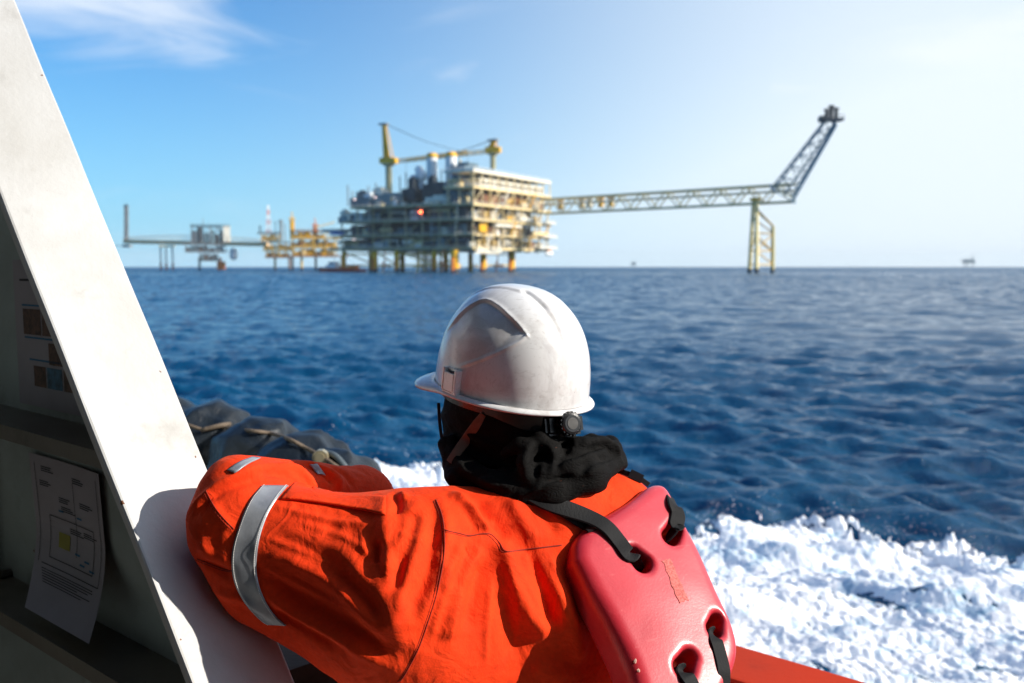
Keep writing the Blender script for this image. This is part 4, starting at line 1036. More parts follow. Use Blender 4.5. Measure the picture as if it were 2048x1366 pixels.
rp = spline(rp, 50); rp = rp - np.array([unit(x-CAM) for x in rp])*.008 + V(0, 0, .004)
mb = MB(); mb.tube(rp, .006, 8); rb = hit(f_tarp, [(405, 862), (440, 853), (462, 849)], 1.8, 3.9) - V(0, .014, -.004); mb.tube(spline(rb, 8), .008, 7); mb.build('rope', m_rope, tarp, True)
mb = MB(); sp_ = hit(f_tarp, [(640, 905), (668, 912), (690, 935), (702, 960)], 1.8, 3.9); sp_ = spline(sp_, 14) - np.array([0, .006, -.004]); mb.tube(sp_, .009, 7); mb.build('hem', simple('hem', (.08, .10, .11), .5), tarp, True)
hl = hit(f_tarp, [(644, 912)], 1.8, 3.9)[0]; mb = MB(); mb.bar(hl - V(0, .03, 0), hl - V(0, .005, 0), .022, 10); mb.bar(hl - V(0, .034, 0), hl - V(0, .0301, 0), .014, 10); mb.build('eyelet', simple('brass', (.45, .38, .24), .35, .6), tarp)

# ------------------------------------------------------------------ brown locker on the deck, seen in the gap under the arm
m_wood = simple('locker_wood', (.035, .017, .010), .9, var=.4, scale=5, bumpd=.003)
tl = at(640, 1312, 1.66); tr = at(716, 1306, 1.72)
ux = unit((tr-tl)*V(1, 1, 0)); uy = V(-ux[1], ux[0], 0); tl2 = tl - ux*.12; wid = np.linalg.norm((tr-tl2)[:2]); hgt_ = tl[2]-2.05
lk = empty('deck_locker', V(tl2[0], tl2[1], 2.05), 'brown wooden locker in shadow on the deck beneath the orange sleeve', 'locker')
fr = lambda s, d, z: V(tl2[0], tl2[1], 2.05) + ux*s + uy*d + BZ*z
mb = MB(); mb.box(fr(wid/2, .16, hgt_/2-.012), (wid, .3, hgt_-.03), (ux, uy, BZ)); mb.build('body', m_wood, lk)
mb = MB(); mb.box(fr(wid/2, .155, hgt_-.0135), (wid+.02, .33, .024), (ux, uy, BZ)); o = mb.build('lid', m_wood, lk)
mb = MB(); mb.box(fr(wid-.03, .004, hgt_/2-.03), (.05, .012, hgt_-.08), (ux, uy, BZ)); mb.build('corner_post', simple('post_wood', (.11, .055, .035), .7), lk)

# ------------------------------------------------------------------ the person
# joints (photo pixel, distance) -> world
LSH = A_(838, 1132, 1.36); RSH = A_(1212, 1062, 1.50); NECK = A_(1085, 965, 1.45)
ELB = A_(468, 1052, 1.385); ELB2 = A_(530, 1163, 1.375); FEL = A_(478, 985, 1.40); WRI = A_(722, 1000, 1.60)
RELB = A_(1190, 1290, 1.74); RWRI = A_(870, 1150, 1.70)
RT = unit((RSH-LSH)*V(1, 1, 0)); FW = V(-RT[1], RT[0], 0)       # the person's right and forward
CHEST = (LSH+RSH)/2 + V(.02, -.01, -.10) + FW*.0
PEL = A_(1120, 1640, 1.46)
UPV = unit(CHEST-PEL)
def f_jacket(P):
    d = flatcone(P, CHEST + UPV*.03, PEL, .165, .185, RT, 1.42)
    d = smin(d, cone(P, LSH + BZ*.012, NECK - V(0, 0, .055) - FW*.01, .078, .072), .05)
    d = smin(d, cone(P, RSH, NECK - V(0, 0, .05) - FW*.01, .080, .075), .05)
    arm = cone(P, LSH + V(0, .0, .0), ELB, .088, .066)
    arm2 = cone(P, LSH + V(.0, -.02, -.09), ELB2, .098, .064)
    d = smin(d, smin(arm, arm2, .055), .07)
    d = smin(d, cone(P, A_(800, 1240, 1.32), CHEST - UPV*.16 - RT*.10, .085, .09), .07)
    fore = cone(P, FEL, WRI, .054, .050); fore2 = cone(P, ELB + V(.02, .015, -.05), WRI + V(0, 0, -.012), .055, .05)
    d = smin(d, smin(fore, fore2, .04), .022)
    d = smin(d, smin(cone(P, RSH, RELB, .088, .072), cone(P, RELB, RWRI, .07, .052), .02), .03)
    # neck opening and cuffs are cut off flat
    return d
def f_cut(P):
    d = f_jacket(P)
    return d
# folds: photo polyline, half width, height (m); ridges positive
FOLDS = [
 ([(774, 996), (772, 1071), (781, 1158), (799, 1221), (803, 1272)], .0135, .010), ([(832, 996), (814, 1060), (790, 1115), (777, 1160)], .009, .009),
 ([(846, 1040), (835, 1096), (820, 1143), (806, 1200), (812, 1240)], .009, .010), ([(880, 1008), (889, 1065), (882, 1115), (872, 1165), (848, 1210), (826, 1240)], .010, .010),
 ([(862, 1000), (874, 1043), (862, 1115), (850, 1165), (830, 1205)], .010, -.005), ([(822, 1020), (824, 1045), (812, 1075)], .009, -.009), ([(757, 1080), (752, 1110), (748, 1130)], .010, -.009),
 ([(796, 1090), (795, 1150), (790, 1190)], .008, -.006),
 ([(960, 1086), (942, 1133), (917, 1196), (899, 1252), (893, 1285)], .012, .014), ([(923, 1080), (910, 1115), (891, 1158), (882, 1195)], .009, .009), ([(932, 1090), (938, 1108), (950, 1095)], .006, -.006),
 ([(937, 1150), (905, 1215), (880, 1280)], .010, -.007), ([(965, 1110), (950, 1180), (935, 1270)], .016, -.011),
 ([(976, 1066), (1008, 1108), (1027, 1165), (1052, 1221), (1083, 1256), (1102, 1272)], .015, .016), ([(1052, 1105), (1081, 1158), (1100, 1218), (1100, 1256)], .010, -.015), ([(1046, 1108), (1070, 1150)], .007, .007),
 ([(1086, 1150), (1114, 1199), (1142, 1249), (1154, 1289), (1150, 1335)], .015, .013), ([(1120, 1115), (1150, 1190), (1190, 1270)], .012, -.006), ([(1060, 1330), (1100, 1345), (1140, 1350)], .012, .008),
 ([(1010, 1170), (1020, 1250), (1040, 1320)], .018, -.009),
 ([(903, 982), (933, 1009), (963, 1049), (978, 1066)], .009, .010), ([(918, 1000), (945, 1040), (960, 1060)], .008, -.006), ([(945, 992), (980, 1037), (1018, 1088)], .013, -.010), ([(1012, 996), (1046, 1043), (1078, 1090)], .011, .008), ([(1060, 1005), (1095, 1040), (1112, 1075)], .010, -.005),
 ([(521, 1097), (599, 1137), (692, 1188), (755, 1245), (798, 1282)], .015, .013), ([(692, 1119), (747, 1172), (784, 1228), (800, 1272)], .011, .010), ([(660, 1140), (720, 1190), (768, 1240)], .009, -.008),
 ([(518, 1150), (590, 1200), (690, 1250), (790, 1310)], .013, -.011), ([(525, 1183), (577, 1222), (636, 1254), (700, 1290), (790, 1340)], .009, .009), ([(540, 1212), (600, 1250), (690, 1296)], .007, -.007), ([(540, 1110), (620, 1160), (700, 1215)], .011, -.006), ([(560, 1060), (660, 1090), (730, 1130)], .014, .005),
 ([(372, 1035), (400, 1000), (440, 968), (490, 945), (540, 930)], .007, .006), ([(396, 1030), (430, 990), (480, 965), (530, 955)], .008, -.006), ([(392, 1085), (430, 1110), (470, 1125)], .010, .005), ([(400, 1120), (430, 1135), (465, 1145)], .007, -.006), ([(425, 1180), (470, 1195), (520, 1225)], .008, .006),
 ([(415, 990), (440, 1030), (465, 1060)], .006, .004),
 ([(533, 930), (587, 936), (609, 953), (630, 968)], .008, .008), ([(560, 922), (610, 930), (650, 950), (672, 975)], .007, -.007), ([(597, 918), (640, 938), (676, 965), (682, 985)], .009, .008), ([(660, 935), (690, 950), (705, 975)], .007, -.005), ([(520, 945), (570, 950), (600, 968)], .006, -.006),
 ([(530, 1075), (600, 1100), (680, 1140)], .0045, .0032), ([(525, 1130), (600, 1170), (680, 1215)], .0045, .0034), ([(600, 1045), (690, 1075), (745, 1110)], .005, .003), ([(720, 1060), (740, 1120), (770, 1180)], .0045, .0034), ([(900, 1120), (882, 1200), (862, 1280)], .005, .004), ([(985, 1150), (975, 1250), (970, 1330)], .005, .004), ([(1000, 1110), (1030, 1200), (1040, 1290)], .0045, .0036), ([(930, 1010), (960, 1030), (1000, 1050)], .004, .003), ([(1020, 1120), (1060, 1180), (1090, 1240)], .0045, .0035), ([(560, 1015), (660, 1040), (750, 1050)], .005, .003), ([(1100, 1110), (1120, 1160), (1145, 1215)], .0045, .0035),
 ([(790, 985), (795, 1010), (790, 1030)], .006, -.008), ([(800, 985), (812, 1000)], .006, .006),
]
def make_cloth(f, lo, hi, h, folds, fine=.0012):
    v, q = mesh_sdf(f, lo, hi, h)
    nrm = grad(f, v); disp = np.zeros(len(v))
    for pts, w_, hh in folds:
        L = spline(hit(f, pts), 6*len(pts)); bb0, bb1 = L.min(0)-3*w_, L.max(0)+3*w_
        m = ((v > bb0) & (v < bb1)).all(1)
        if not m.any(): continue
        d, s = polyline_dist(v[m], L); tap = np.clip(np.minimum(s, 1-s)*4.5, 0, 1); tap = tap*tap*(3-2*tap)
        face = np.clip(nrm[m]@(-unit(L.mean(0)-CAM))*1.5+.3, 0, 1)
        disp[m] += 1.0*hh*np.exp(-(d/w_)**2)*(.25+.75*tap)*face
    x_, y_, z_ = v[:, 0], v[:, 1], v[:, 2]; wq = fbm3(x_*6, y_*6, z_*6, 2)*.5; mk_ = sstep(-.25, .45, noise3(x_*7+4, y_*7, z_*7))
    disp += mk_*(.0042*(.30-np.abs(noise3(x_*17+wq*2, y_*17, z_*11+wq))) + .0018*(.28-np.abs(noise3(x_*42+wq*3, y_*42, z_*30+5)))) 
    disp += fine*fbm3(v[:, 0]*14, v[:, 1]*14, v[:, 2]*14, 3)*1.6
    return v + nrm*disp[:, None], q
m_jack, nt, b = new_mat('coverall_cloth'); vec = coords(nt)
tone = noise(nt, vec, 9, 6, .65, .4); spk = noise(nt, vec, 160, 2, .5)
c = ramp(nt, tone, [(.28, (.72, .034, .003)), (.72, (.88, .052, .005))])
c = mixc(nt, math_n(nt, 'MULTIPLY', ramp(nt, noise(nt, vec, 13, 7, .72, .5), [(.52, (0,0,0)), (.74, (1,1,1))]), .38), c, (.33, .026, .006))
c = mixc(nt, math_n(nt, 'MULTIPLY', ramp(nt, spk, [(.35, (1,1,1)), (.55, (0,0,0))]), .16), c, (.40, .022, .003))
nt.links.new(c, b.inputs['Base Color']); b.inputs['Roughness'].default_value = .85
b.inputs['Sheen Weight'].default_value = .12; b.inputs['Sheen Roughness'].default_value = .4; b.inputs['Sheen Tint'].default_value = (1, .35, .15, 1)
b.inputs['Specular IOR Level'].default_value = .2
hh = math_n(nt, 'ADD', math_n(nt, 'MULTIPLY', noise(nt, vec, 900, 2, .5), .4), math_n(nt, 'ADD', math_n(nt, 'MULTIPLY', noise(nt, vec, 420, 3, .6), .7), math_n(nt, 'ADD', math_n(nt, 'MULTIPLY', noise(nt, vec, 45, 5, .6, .5), 3.0), math_n(nt, 'MULTIPLY', math_n(nt, 'ABSOLUTE', math_n(nt, 'SUBTRACT', noise(nt, vec, 20, 3, .5, 1.2), .5)), -9.0))))
bump(nt, b, hh, .5, .0011)

allp = np.array([LSH, RSH, NECK, ELB, ELB2, WRI, RELB, RWRI, CHEST, PEL]); lo = allp.min(0)-.22; hi = allp.max(0)+.16
# slim continuous body under the clothes: head, neck, trunk, arms with hands, legs
HC = A_(1018, 775, 1.505); HF = unit(V(-.80, .60, 0)); HL = V(-HF[1], HF[0], 0)   # head centre, where it looks, its left
HIPL, HIPR = PEL - RT*.095 - BZ*.05, PEL + RT*.095 - BZ*.05
DECK = 2.05
KNL = HIPL + FW*.10 - BZ*.37; KNR = HIPR + FW*.03 - BZ*.38
ANL = V(KNL[0], KNL[1], DECK+.09) - FW*.06; ANR = V(KNR[0], KNR[1], DECK+.09) - FW*.12
def hand(P, wrist, fdir, nrm_, side):
    """palm, four bent fingers of different length and a thumb"""
    fdir = unit(fdir); nrm_ = unit(nrm_ - fdir*np.dot(nrm_, fdir)); sd = np.cross(fdir, nrm_)*side
    pc = wrist + fdir*.05; d = ellip(P, pc, (fdir, sd, nrm_), (.052, .042, .017)); d = smin(d, cone(P, wrist, pc, .024, .02), .015)
    for k, (o, l) in enumerate(((-.030, .072), (-.010, .082), (.010, .077), (.029, .060))):
        b0 = wrist + fdir*.088 + sd*o; j1 = b0 + fdir*l*.42 + nrm_*.008; j2 = j1 + fdir*l*.26 + nrm_*.020; j3 = j2 + fdir*l*.10 + nrm_*.020
        d = smin(d, chain(P, [b0, j1, j2, j3], [.0095, .009, .008, .0072], .003), .004)
    b0 = wrist + fdir*.030 - sd*.030; d = smin(d, chain(P, [b0, b0 + fdir*.03 - sd*.022, b0 + fdir*.062 - sd*.026 + nrm_*.012], [.013, .011, .0085], .004), .006)
    return d
LHD = unit(RELB + V(0, 0, .06) - WRI); 
def f_body(P):
    c = HC - BZ*.02
    d = ellip(P, c, (HF, HL, BZ), (.095, .074, .112)); d = smin(d, ellip(P, c + HF*.035 - BZ*.065, (HF, HL, BZ), (.058, .05, .055)), .03)   # skull, jaw
    d = smin(d, cone(P, c + HF*.090 - BZ*.005, c + HF*.112 - BZ*.032, .010, .015), .012)                                             # nose
    for s in (-1, 1):
        d = smin(d, ellip(P, c + HL*s*.074 - BZ*.01, (HF, HL, BZ), (.018, .009, .03)), .006)                                          # ears
        d = smax(d, -ellip(P, c + HF*.098 + HL*s*.032 + BZ*.006, (HF, HL, BZ), (.012, .017, .009)), .008)                              # eye sockets
        d = smin(d, ellip(P, c + HF*.083 + HL*s*.032 + BZ*.005, (HF, HL, BZ), (.012, .012, .011)), .002)
    d = smax(d, -ellip(P, c + HF*.095 - BZ*.062, (HF, HL, BZ), (.010, .022, .003)), .004)                                              # mouth
    d = smin(d, cone(P, c - HF*.02 - BZ*.07, NECK - BZ*.06, .058, .062), .03)
    d = smin(d, flatcone(P, CHEST + UPV*.02, PEL, .135, .145, RT, 1.5), .04)
    d = smin(d, cone(P, LSH, NECK - BZ*.06, .055, .06), .04); d = smin(d, cone(P, RSH, NECK - BZ*.06, .055, .06), .04)
    for sh, el, wr_, hd_, nn, s in ((LSH, ELB, WRI, WRI + LHD*.05, V(0, 0, -1), 1), (RSH, RELB, RWRI, RWRI, V(0, 0, -1), -1)):
        d = smin(d, cone(P, sh, el, .052, .040), .02); d = smin(d, cone(P, el, wr_, .042, .026), .012)
    d = smin(d, hand(P, WRI + LHD*.01, unit(RWRI - WRI + V(.12, .06, -.02)), V(0, 0, -1), 1), .01)
    d = smin(d, hand(P, RWRI, unit(RWRI - RELB), V(.2, .4, -1), -1), .01)
    for hp, kn, an in ((HIPL, KNL, ANL), (HIPR, KNR, ANR)):
        d = smin(d, cone(P, hp, kn, .082, .052), .03); d = smin(d, cone(P, kn, an, .052, .034), .02); d = smin(d, flatcone(P, an - BZ*.045 - FW*.03, an - BZ*.055 + FW*.13, .035, .03, FW*0 + RT, 1.3), .02)
    return d
m_skin = simple('skin', (.34, .17, .10), .5, var=.1, scale=8, bumpd=.0004, bscale=300)
bl = np.array([HC, PEL, ELB, RELB, RWRI, WRI, KNL, KNR, ANL, ANR, RSH]); 
v, q = mesh_sdf(f_body, np.append(bl.min(0)[:2]-.2, DECK-.03), bl.max(0)+.2, .0055)
person = mesh_obj('person', v, q, m_skin, smooth=True)
tag(person, 'person in orange coverall, white hard hat and red foam vest, leaning on white brace', 'person')
v, q = make_cloth(f_jacket, lo, hi, .0036, FOLDS)
# open the collar and the cuffs and end the jacket at the hips
def keep_faces(v, q, m): 
    k = m[q].all(1); idx = np.unique(q[k]); r_ = -np.ones(len(v), int); r_[idx] = np.arange(len(idx)); return v[idx], r_[q[k]]
wl = (v - WRI)@unit(WRI-ELB); wr2 = (v - RWRI)@unit(RWRI-RELB)
m = ~((wl > .028) & (np.linalg.norm(v-WRI, axis=1) < .12)) & ~((wr2 > .02) & (np.linalg.norm(v-RWRI, axis=1) < .12)) & ((v-PEL)@UPV > -.06)
v, q = keep_faces(v, q, m)
jack = mesh_obj('coverall', v, q, m_jack, person, smooth=True); jack['label'] = 'orange cotton coverall jacket with grey reflective bands'
md = jack.modifiers.new('thick', 'SOLIDIFY'); md.thickness = .0025; md.offset = -1
bv = bvh_of(jack)
def surf(px, py, off=.001):
    d = unit(ray(px, py)); h_ = bv.ray_cast(Vector(CAM), Vector(d))
    if h_[0] is None: return None
    n = np.array(h_[1]); n = n if np.dot(n, d) < 0 else -n
    return np.array(h_[0]) + n*off
def surf_line(pts, n, off):
    P = [(x, y) for x, y in spline([(a, b, 0) for a, b in pts], n)[:, :2]]; out = [surf(x, y, off) for x, y in P]; return np.array([o for o in out if o is not None])
# trousers of the coverall and boots
def f_legs(P):
    d = flatcone(P, PEL + UPV*.02, PEL - BZ*.05, .178, .165, RT, 1.35)
    for hp, kn, an in ((HIPL, KNL, ANL), (HIPR, KNR, ANR)):
        d = smin(d, cone(P, hp, kn, .100, .078), .03); d = smin(d, cone(P, kn, an + BZ*.03, .078, .068), .02)
    q = P*9; return d + .006*noise3(q[:, 0], q[:, 1], q[:, 2]*.6)
lb_ = np.array([PEL, KNL, KNR, ANL, ANR]); v, q = mesh_sdf(f_legs, np.append(lb_.min(0)[:2]-.2, DECK+.07), lb_.max(0)+.12, .009)
v, q = keep_faces(v, q, v[:, 2] > DECK+.105)
mesh_obj('trousers', v, q, m_jack, person, smooth=True)
def f_boot(P):
    d = None
    for an in (ANL, ANR):
        e = smin(cone(P, an + BZ*.05, an - BZ*.03, .056, .05), flatcone(P, an - BZ*.045 - FW*.03, an - BZ*.052 + FW*.16, .048, .045, RT, 1.15), .03); e = smax(e, DECK+.001-P[:, 2], .004); d = e if d is None else np.minimum(d, e)
    return d
m_blk = simple('black_leather', (.02, .018, .017), .5, bumpd=.001)
v, q = mesh_sdf(f_boot, np.append(lb_.min(0)[:2]-.25, DECK-.02), np.append(lb_.max(0)[:2]+.25, DECK+.22), .007)
for i, an in enumerate((ANL, ANR)):
    o = ANR if i == 0 else ANL; m = np.linalg.norm(v[:, :2]-an[:2]-FW[:2]*.05, axis=1) < np.linalg.norm(v[:, :2]-o[:2]-FW[:2]*.05, axis=1); a, b_ = keep_faces(v, q, m); mesh_obj('boot', a, b_, m_blk, person, smooth=True)

# ---- reflective bands: rings round the sleeve that follow the photographed edge on the near side
m_band, nt, b = new_mat('reflective_band'); vec = coords(nt)
nt.links.new(ramp(nt, noise(nt, vec, 30, 6, .7), [(.3, (.24, .26, .29)), (.7, (.38, .40, .43))]), b.inputs['Base Color']); b.inputs['Roughness'].default_value = .38; b.inputs['Metallic'].default_value = .35
bump(nt, b, noise(nt, vec, 60, 4, .6), .35, .0012)
m_thread = simple('thread', (.75, .75, .72), .8)
def band(lpx, rpx, a, b_, parent, nv=64, nbk=30, nw=9):
    """a strip of tape sewn round the sleeve: the near side follows the photographed edges, the far side goes round the arm"""
    ax = unit(b_-a); e1 = unit(np.cross(ax, BZ)); e2 = np.cross(ax, e1)
    Lq = spline([(p, q, 0) for p, q in lpx], nv)[:, :2]; Rq = spline([(p, q, 0) for p, q in rpx], nv)[:, :2]; G = np.full((nv, nw, 3), np.nan)
    for i in range(nv):
        for j in range(nw):
            p = Lq[i] + (Rq[i]-Lq[i])*j/(nw-1); s = surf(p[0], p[1], 0)
            if s is not None: G[i, j] = s
    ok = ~np.isnan(G[:, :, 0]).any(1); G = G[ok]
    def pol(P): q = P-a; return math.atan2(np.dot(q, e2), np.dot(q, e1)), np.dot(q, ax), np.linalg.norm(q - ax*np.dot(q, ax))
    rr = np.array([[pol(P)[2] for P in row] for row in G]); med_ = np.median(rr); good = (np.abs(rr-np.median(rr, axis=1)[:, None]) < .04).all(1) & (np.median(rr, axis=1) < .2); G = G[good]
    # light smoothing along and across, then lift off the cloth
    for _ in range(3): G[1:-1] = (G[:-2] + 2*G[1:-1] + G[2:])/4
    ph0 = np.array([pol(P)[0] for P in G[0]]); ph1 = np.array([pol(P)[0] for P in G[-1]]); u0 = np.array([pol(P)[1] for P in G[0]]); u1 = np.array([pol(P)[1] for P in G[-1]])
    sg = np.sign(((pol(G[len(G)//2, 4])[0] - ph0[4] + math.pi) % (2*math.pi)) - math.pi)
    back = []
    for k in range(1, nbk):
        row = []
        for j in range(nw):
            span = (ph0[j]-ph1[j])*sg % (2*math.pi); ph = ph1[j] + sg*span*k/nbk; u = u1[j] + (u0[j]-u1[j])*k/nbk; dr = math.cos(ph)*e1 + math.sin(ph)*e2; o = a + ax*u
            h_ = bv.ray_cast(Vector(o), Vector(dr)); row.append(o + dr*min(h_[3] if h_[0] is not None else .08, .082))
        back.append(row)
    R = np.vstack([G, np.array(back)]); n = len(R); cen = a + ax*((R-a)@ax)[..., None]; out = (R-cen)/np.linalg.norm(R-cen, axis=2)[..., None]
    tow_ = np.array([[unit(CAM-P) for P in row] for row in R]); nearside = (np.arange(n) < len(G))[:, None, None]
    R = R + np.where(nearside, .5*out + .5*tow_, out)*.0030
    fs = [(i*nw+j, i*nw+j+1, ((i+1) % n)*nw+j+1, ((i+1) % n)*nw+j) for i in range(n) for j in range(nw-1)]
    o = mesh_obj('reflective_band', R.reshape(-1, 3), fs, m_band, parent, smooth=True)
    md = o.modifiers.new('thick', 'SOLIDIFY'); md.thickness = .0016; md.offset = -1; orient(o)
    mb = MB()
    for j, f in ((0, .6), (nw-2, .4)):
        L = R[:len(G), j] + (R[:len(G), j+1]-R[:len(G), j])*f + (.5*out+.5*tow_)[:len(G), j]*.0012; Ls = spline(L, 330)
        for k in range(0, 327, 3): mb.bar(Ls[k], Ls[k+2], .00038, 4)
    mb.build('stitching', m_thread, o)
    return o
def strip(lpx, rpx, n=12, m=5):
    Lq = spline([(a, b, 0) for a, b in lpx], n)[:, :2]; Rq = spline([(a, b, 0) for a, b in rpx], n)[:, :2]; vs = []
    for i in range(n):
        for j in range(m):
            p = Lq[i] + (Rq[i]-Lq[i])*j/(m-1); s = surf(p[0], p[1], .002); vs.append(s if s is not None else vs[-1])
    fs = [(i*m+j, i*m+j+1, i*m+m+j+1, i*m+m+j) for i in range(n-1) for j in range(m-1)]
    o = mesh_obj('reflective_band', vs, fs, m_band, jack, smooth=True); md = o.modifiers.new('thick', 'SOLIDIFY'); md.thickness = .0012; md.offset = 0; orient(o)
strip([(618, 930), (626, 940), (634, 950)], [(634, 929), (643, 940), (651, 951)])
band([(524, 972), (498, 1005), (476, 1060), (464, 1110), (468, 1160), (490, 1205), (520, 1238), (535, 1248)], [(576, 972), (558, 993), (535, 1030), (517, 1085), (513, 1140), (525, 1190), (550, 1230), (572, 1250)], LSH + V(0, 0, -.04), ELB + V(0, 0, -.04), jack)
strip([(503, 916), (478, 926), (455, 942)], [(521, 918), (497, 930), (470, 948)])
band([(452, 945), (466, 950), (478, 955)], [(498, 918), (510, 924), (520, 930)], ELB, WRI, jack, thr=False) if False else None
# seams and the pocket flap
m_seam = simple('seam', (.30, .018, .004), .9)
def seam(pts, r=.0009, n=90):
    for o_ in ((0, 0), (-5, 2)) if r > .00085 else ((0, 0),):
        L = surf_line([(x+o_[0], y+o_[1]) for x, y in pts], n, .0001 if o_[0] else .0003)
        rr_ = r if o_[0] == 0 else r*.55
        if len(L) > 3: mb = MB(); mb.tube(L, rr_, 6); mb.build('seam', m_seam, jack, True)
    return
    L = []
    if len(L) > 3: mb = MB(); mb.tube(L, r, 6); mb.build('seam', m_seam, jack, True)
seam([(872, 1000), (884, 1030), (889, 1065), (888, 1110), (879, 1165), (862, 1225), (838, 1295), (812, 1345), (800, 1362)])
seam([(889, 1060), (915, 1066), (940, 1071), (977, 1067), (998, 1085), (1011, 1102), (1040, 1100), (1074, 1096), (1124, 1090)])
seam([(412, 982), (430, 1015), (450, 1040), (468, 1058)], .0009)
seam([(395, 1118), (420, 1128), (446, 1138), (466, 1142)], .0009)
def flap(top, bot, n=26, m=9, off=.002):
    T = spline([(a, b, 0) for a, b in top], n)[:, :2]; B_ = spline([(a, b, 0) for a, b in bot], n)[:, :2]; vs = []
    for j in range(m):
        for i in range(n):
            f = j/(m-1); p = T[i] + (B_[i]-T[i])*f; s = surf(p[0], p[1], .0012 + .003*f**2*min(1, 6*min(i, n-1-i)/(n-1))); vs.append(s if s is not None else vs[-1])
    fs = [(j*n+i, j*n+i+1, j*n+n+i+1, j*n+n+i) for j in range(m-1) for i in range(n-1)]
    o = mesh_obj('pocket_flap', vs, fs, m_jack, jack, smooth=True); md = o.modifiers.new('thick', 'SOLIDIFY'); md.thickness = .0026; md.offset = 0; orient(o); return o
flap([(590, 966), (620, 972), (680, 990), (740, 992), (772, 994)], [(560, 1000), (600, 1004), (660, 1012), (720, 1022), (771, 1031)])
# ------------------------------------------------------------------ hard hat
TAU = math.radians(9)
hf = unit(HF*math.cos(TAU) + BZ*math.sin(TAU)); hl = HL; hu = np.cross(hf, hl)
if hu[2] < 0: hu = -hu
# lean the head a touch to its left
ro = math.radians(-2); hl, hu = hl*math.cos(ro) + hu*math.sin(ro), hu*math.cos(ro) - hl*math.sin(ro)
HB = A_(1022, 778, 1.50)               # centre of the brim plane
HA, HW, HH = .122, .100, .157          # half length, half width, height of the shell
def hat_P(l): return HB + l[..., 0:1]*hf + l[..., 1:2]*hl + l[..., 2:3]*hu
def hat_loc(P): q = P-HB; return np.stack([q@hf, q@hl, q@hu], -1)
def shell_base(th, s):
    """th around, s 0 (rim) .. 1 (crown)"""
    z = HH*np.sin(s*math.pi/2); r = np.maximum(1-np.sin(s*math.pi/2)**2.45, 0)**(1/2.35)
    ex = 2.15; ct, st = np.cos(th), np.sin(th); m = (np.abs(ct)**ex + np.abs(st)**ex)**(-1/ex)
    back = np.where(ct < 0, 1.0, 1.0)
    return np.stack([HA*ct*m*r*back, HW*st*m*r, z], -1)
def f_shell_ray(pxs):
    """photo pixels -> local shell coordinates by marching through a dense sample of the shell"""
    TH, S = np.meshgrid(np.linspace(-math.pi, math.pi, 721), np.linspace(0, 1, 301)); L = shell_base(TH.ravel(), S.ravel()); P = hat_P(L)
    q = P-CAM; c, s = math.cos(PITCH), math.sin(PITCH); f = q[:, 1]*c - q[:, 2]*s; u = q[:, 1]*s + q[:, 2]*c
    X = 1024+FPX*q[:, 0]/f; Y = 683-FPX*u/f; out = []
    for x, y in pxs:
        d = (X-x)**2 + (Y-y)**2; near = np.where(d < d.min()+16)[0]; out.append(L[near[np.argmin(f[near])]])
    return np.array(out)
nt_, ns_ = 420, 150
TH, S = np.meshgrid(np.linspace(-math.pi, math.pi, nt_, endpoint=False), np.linspace(0, 1, ns_)**.9, indexing='ij')
L = shell_base(TH, S).reshape(-1, 3)
g = L/np.array([HA, HW, HH])**2; g /= np.linalg.norm(g, axis=1)[:, None]
disp = np.zeros(len(L))
# raised crown band and the stepped side panels
step = spline(f_shell_ray([(893, 660), (912, 632), (940, 607), (968, 596), (992, 607), (1016, 626), (1038, 648), (1053, 668)]), 80)
tail = spline(f_shell_ray([(1053, 668), (1030, 684), (985, 706), (935, 727), (884, 746)]), 40)
def side_of(Ls, sgn):
    q = Ls.copy(); q[:, 1] *= sgn
    return q
for sgn in (1, -1):
    q = side_of(L, sgn); d, s_ = polyline_dist(q, step)
    # inside = further to the side / lower than the step line
    i = np.argmin(np.linalg.norm(q[:, None, ::1][:, 0][:, None]-step[None, ::4], axis=2), axis=1)*4
    i = np.clip(i, 1, len(step)-2); tg = step[i+1]-step[i-1]; gq = g.copy(); gq[:, 1] *= sgn
    sd = np.einsum('ij,ij->i', np.cross(tg, gq), q-step[i]); refl = np.sign(np.median(np.einsum('ij,ij->i', np.cross(tg, gq), np.array([0, HW, .05])-step[i])[d < .03]))
    ins = sd*refl > 0
    fade = 1 - sstep(.82, 1.0, s_)*0
    near_ = sstep(.055, .012, d)
    t = np.where(ins, -sstep(0, .0045, d)*near_, 0)
    endcap = sstep(.995, .86, s_)*sstep(0, .12, s_)
    disp += .0033*t*np.where(s_ > .995, .0, 1)*endcap + .0012*np.exp(-(d/.004)**2)*(~ins)
    d2, _ = polyline_dist(q, tail); disp += .0016*np.exp(-(d2/.0024)**2)
gr = spline(f_shell_ray([(1042, 577), (1060, 586), (1078, 600), (1092, 613), (1103, 624)]), 30)
for sgn in (1,):
    d, s_ = polyline_dist(side_of(L, sgn), gr); disp -= .0036*np.exp(-(d/.0046)**2)*sstep(0, .15, s_)*sstep(1.0, .6, s_)
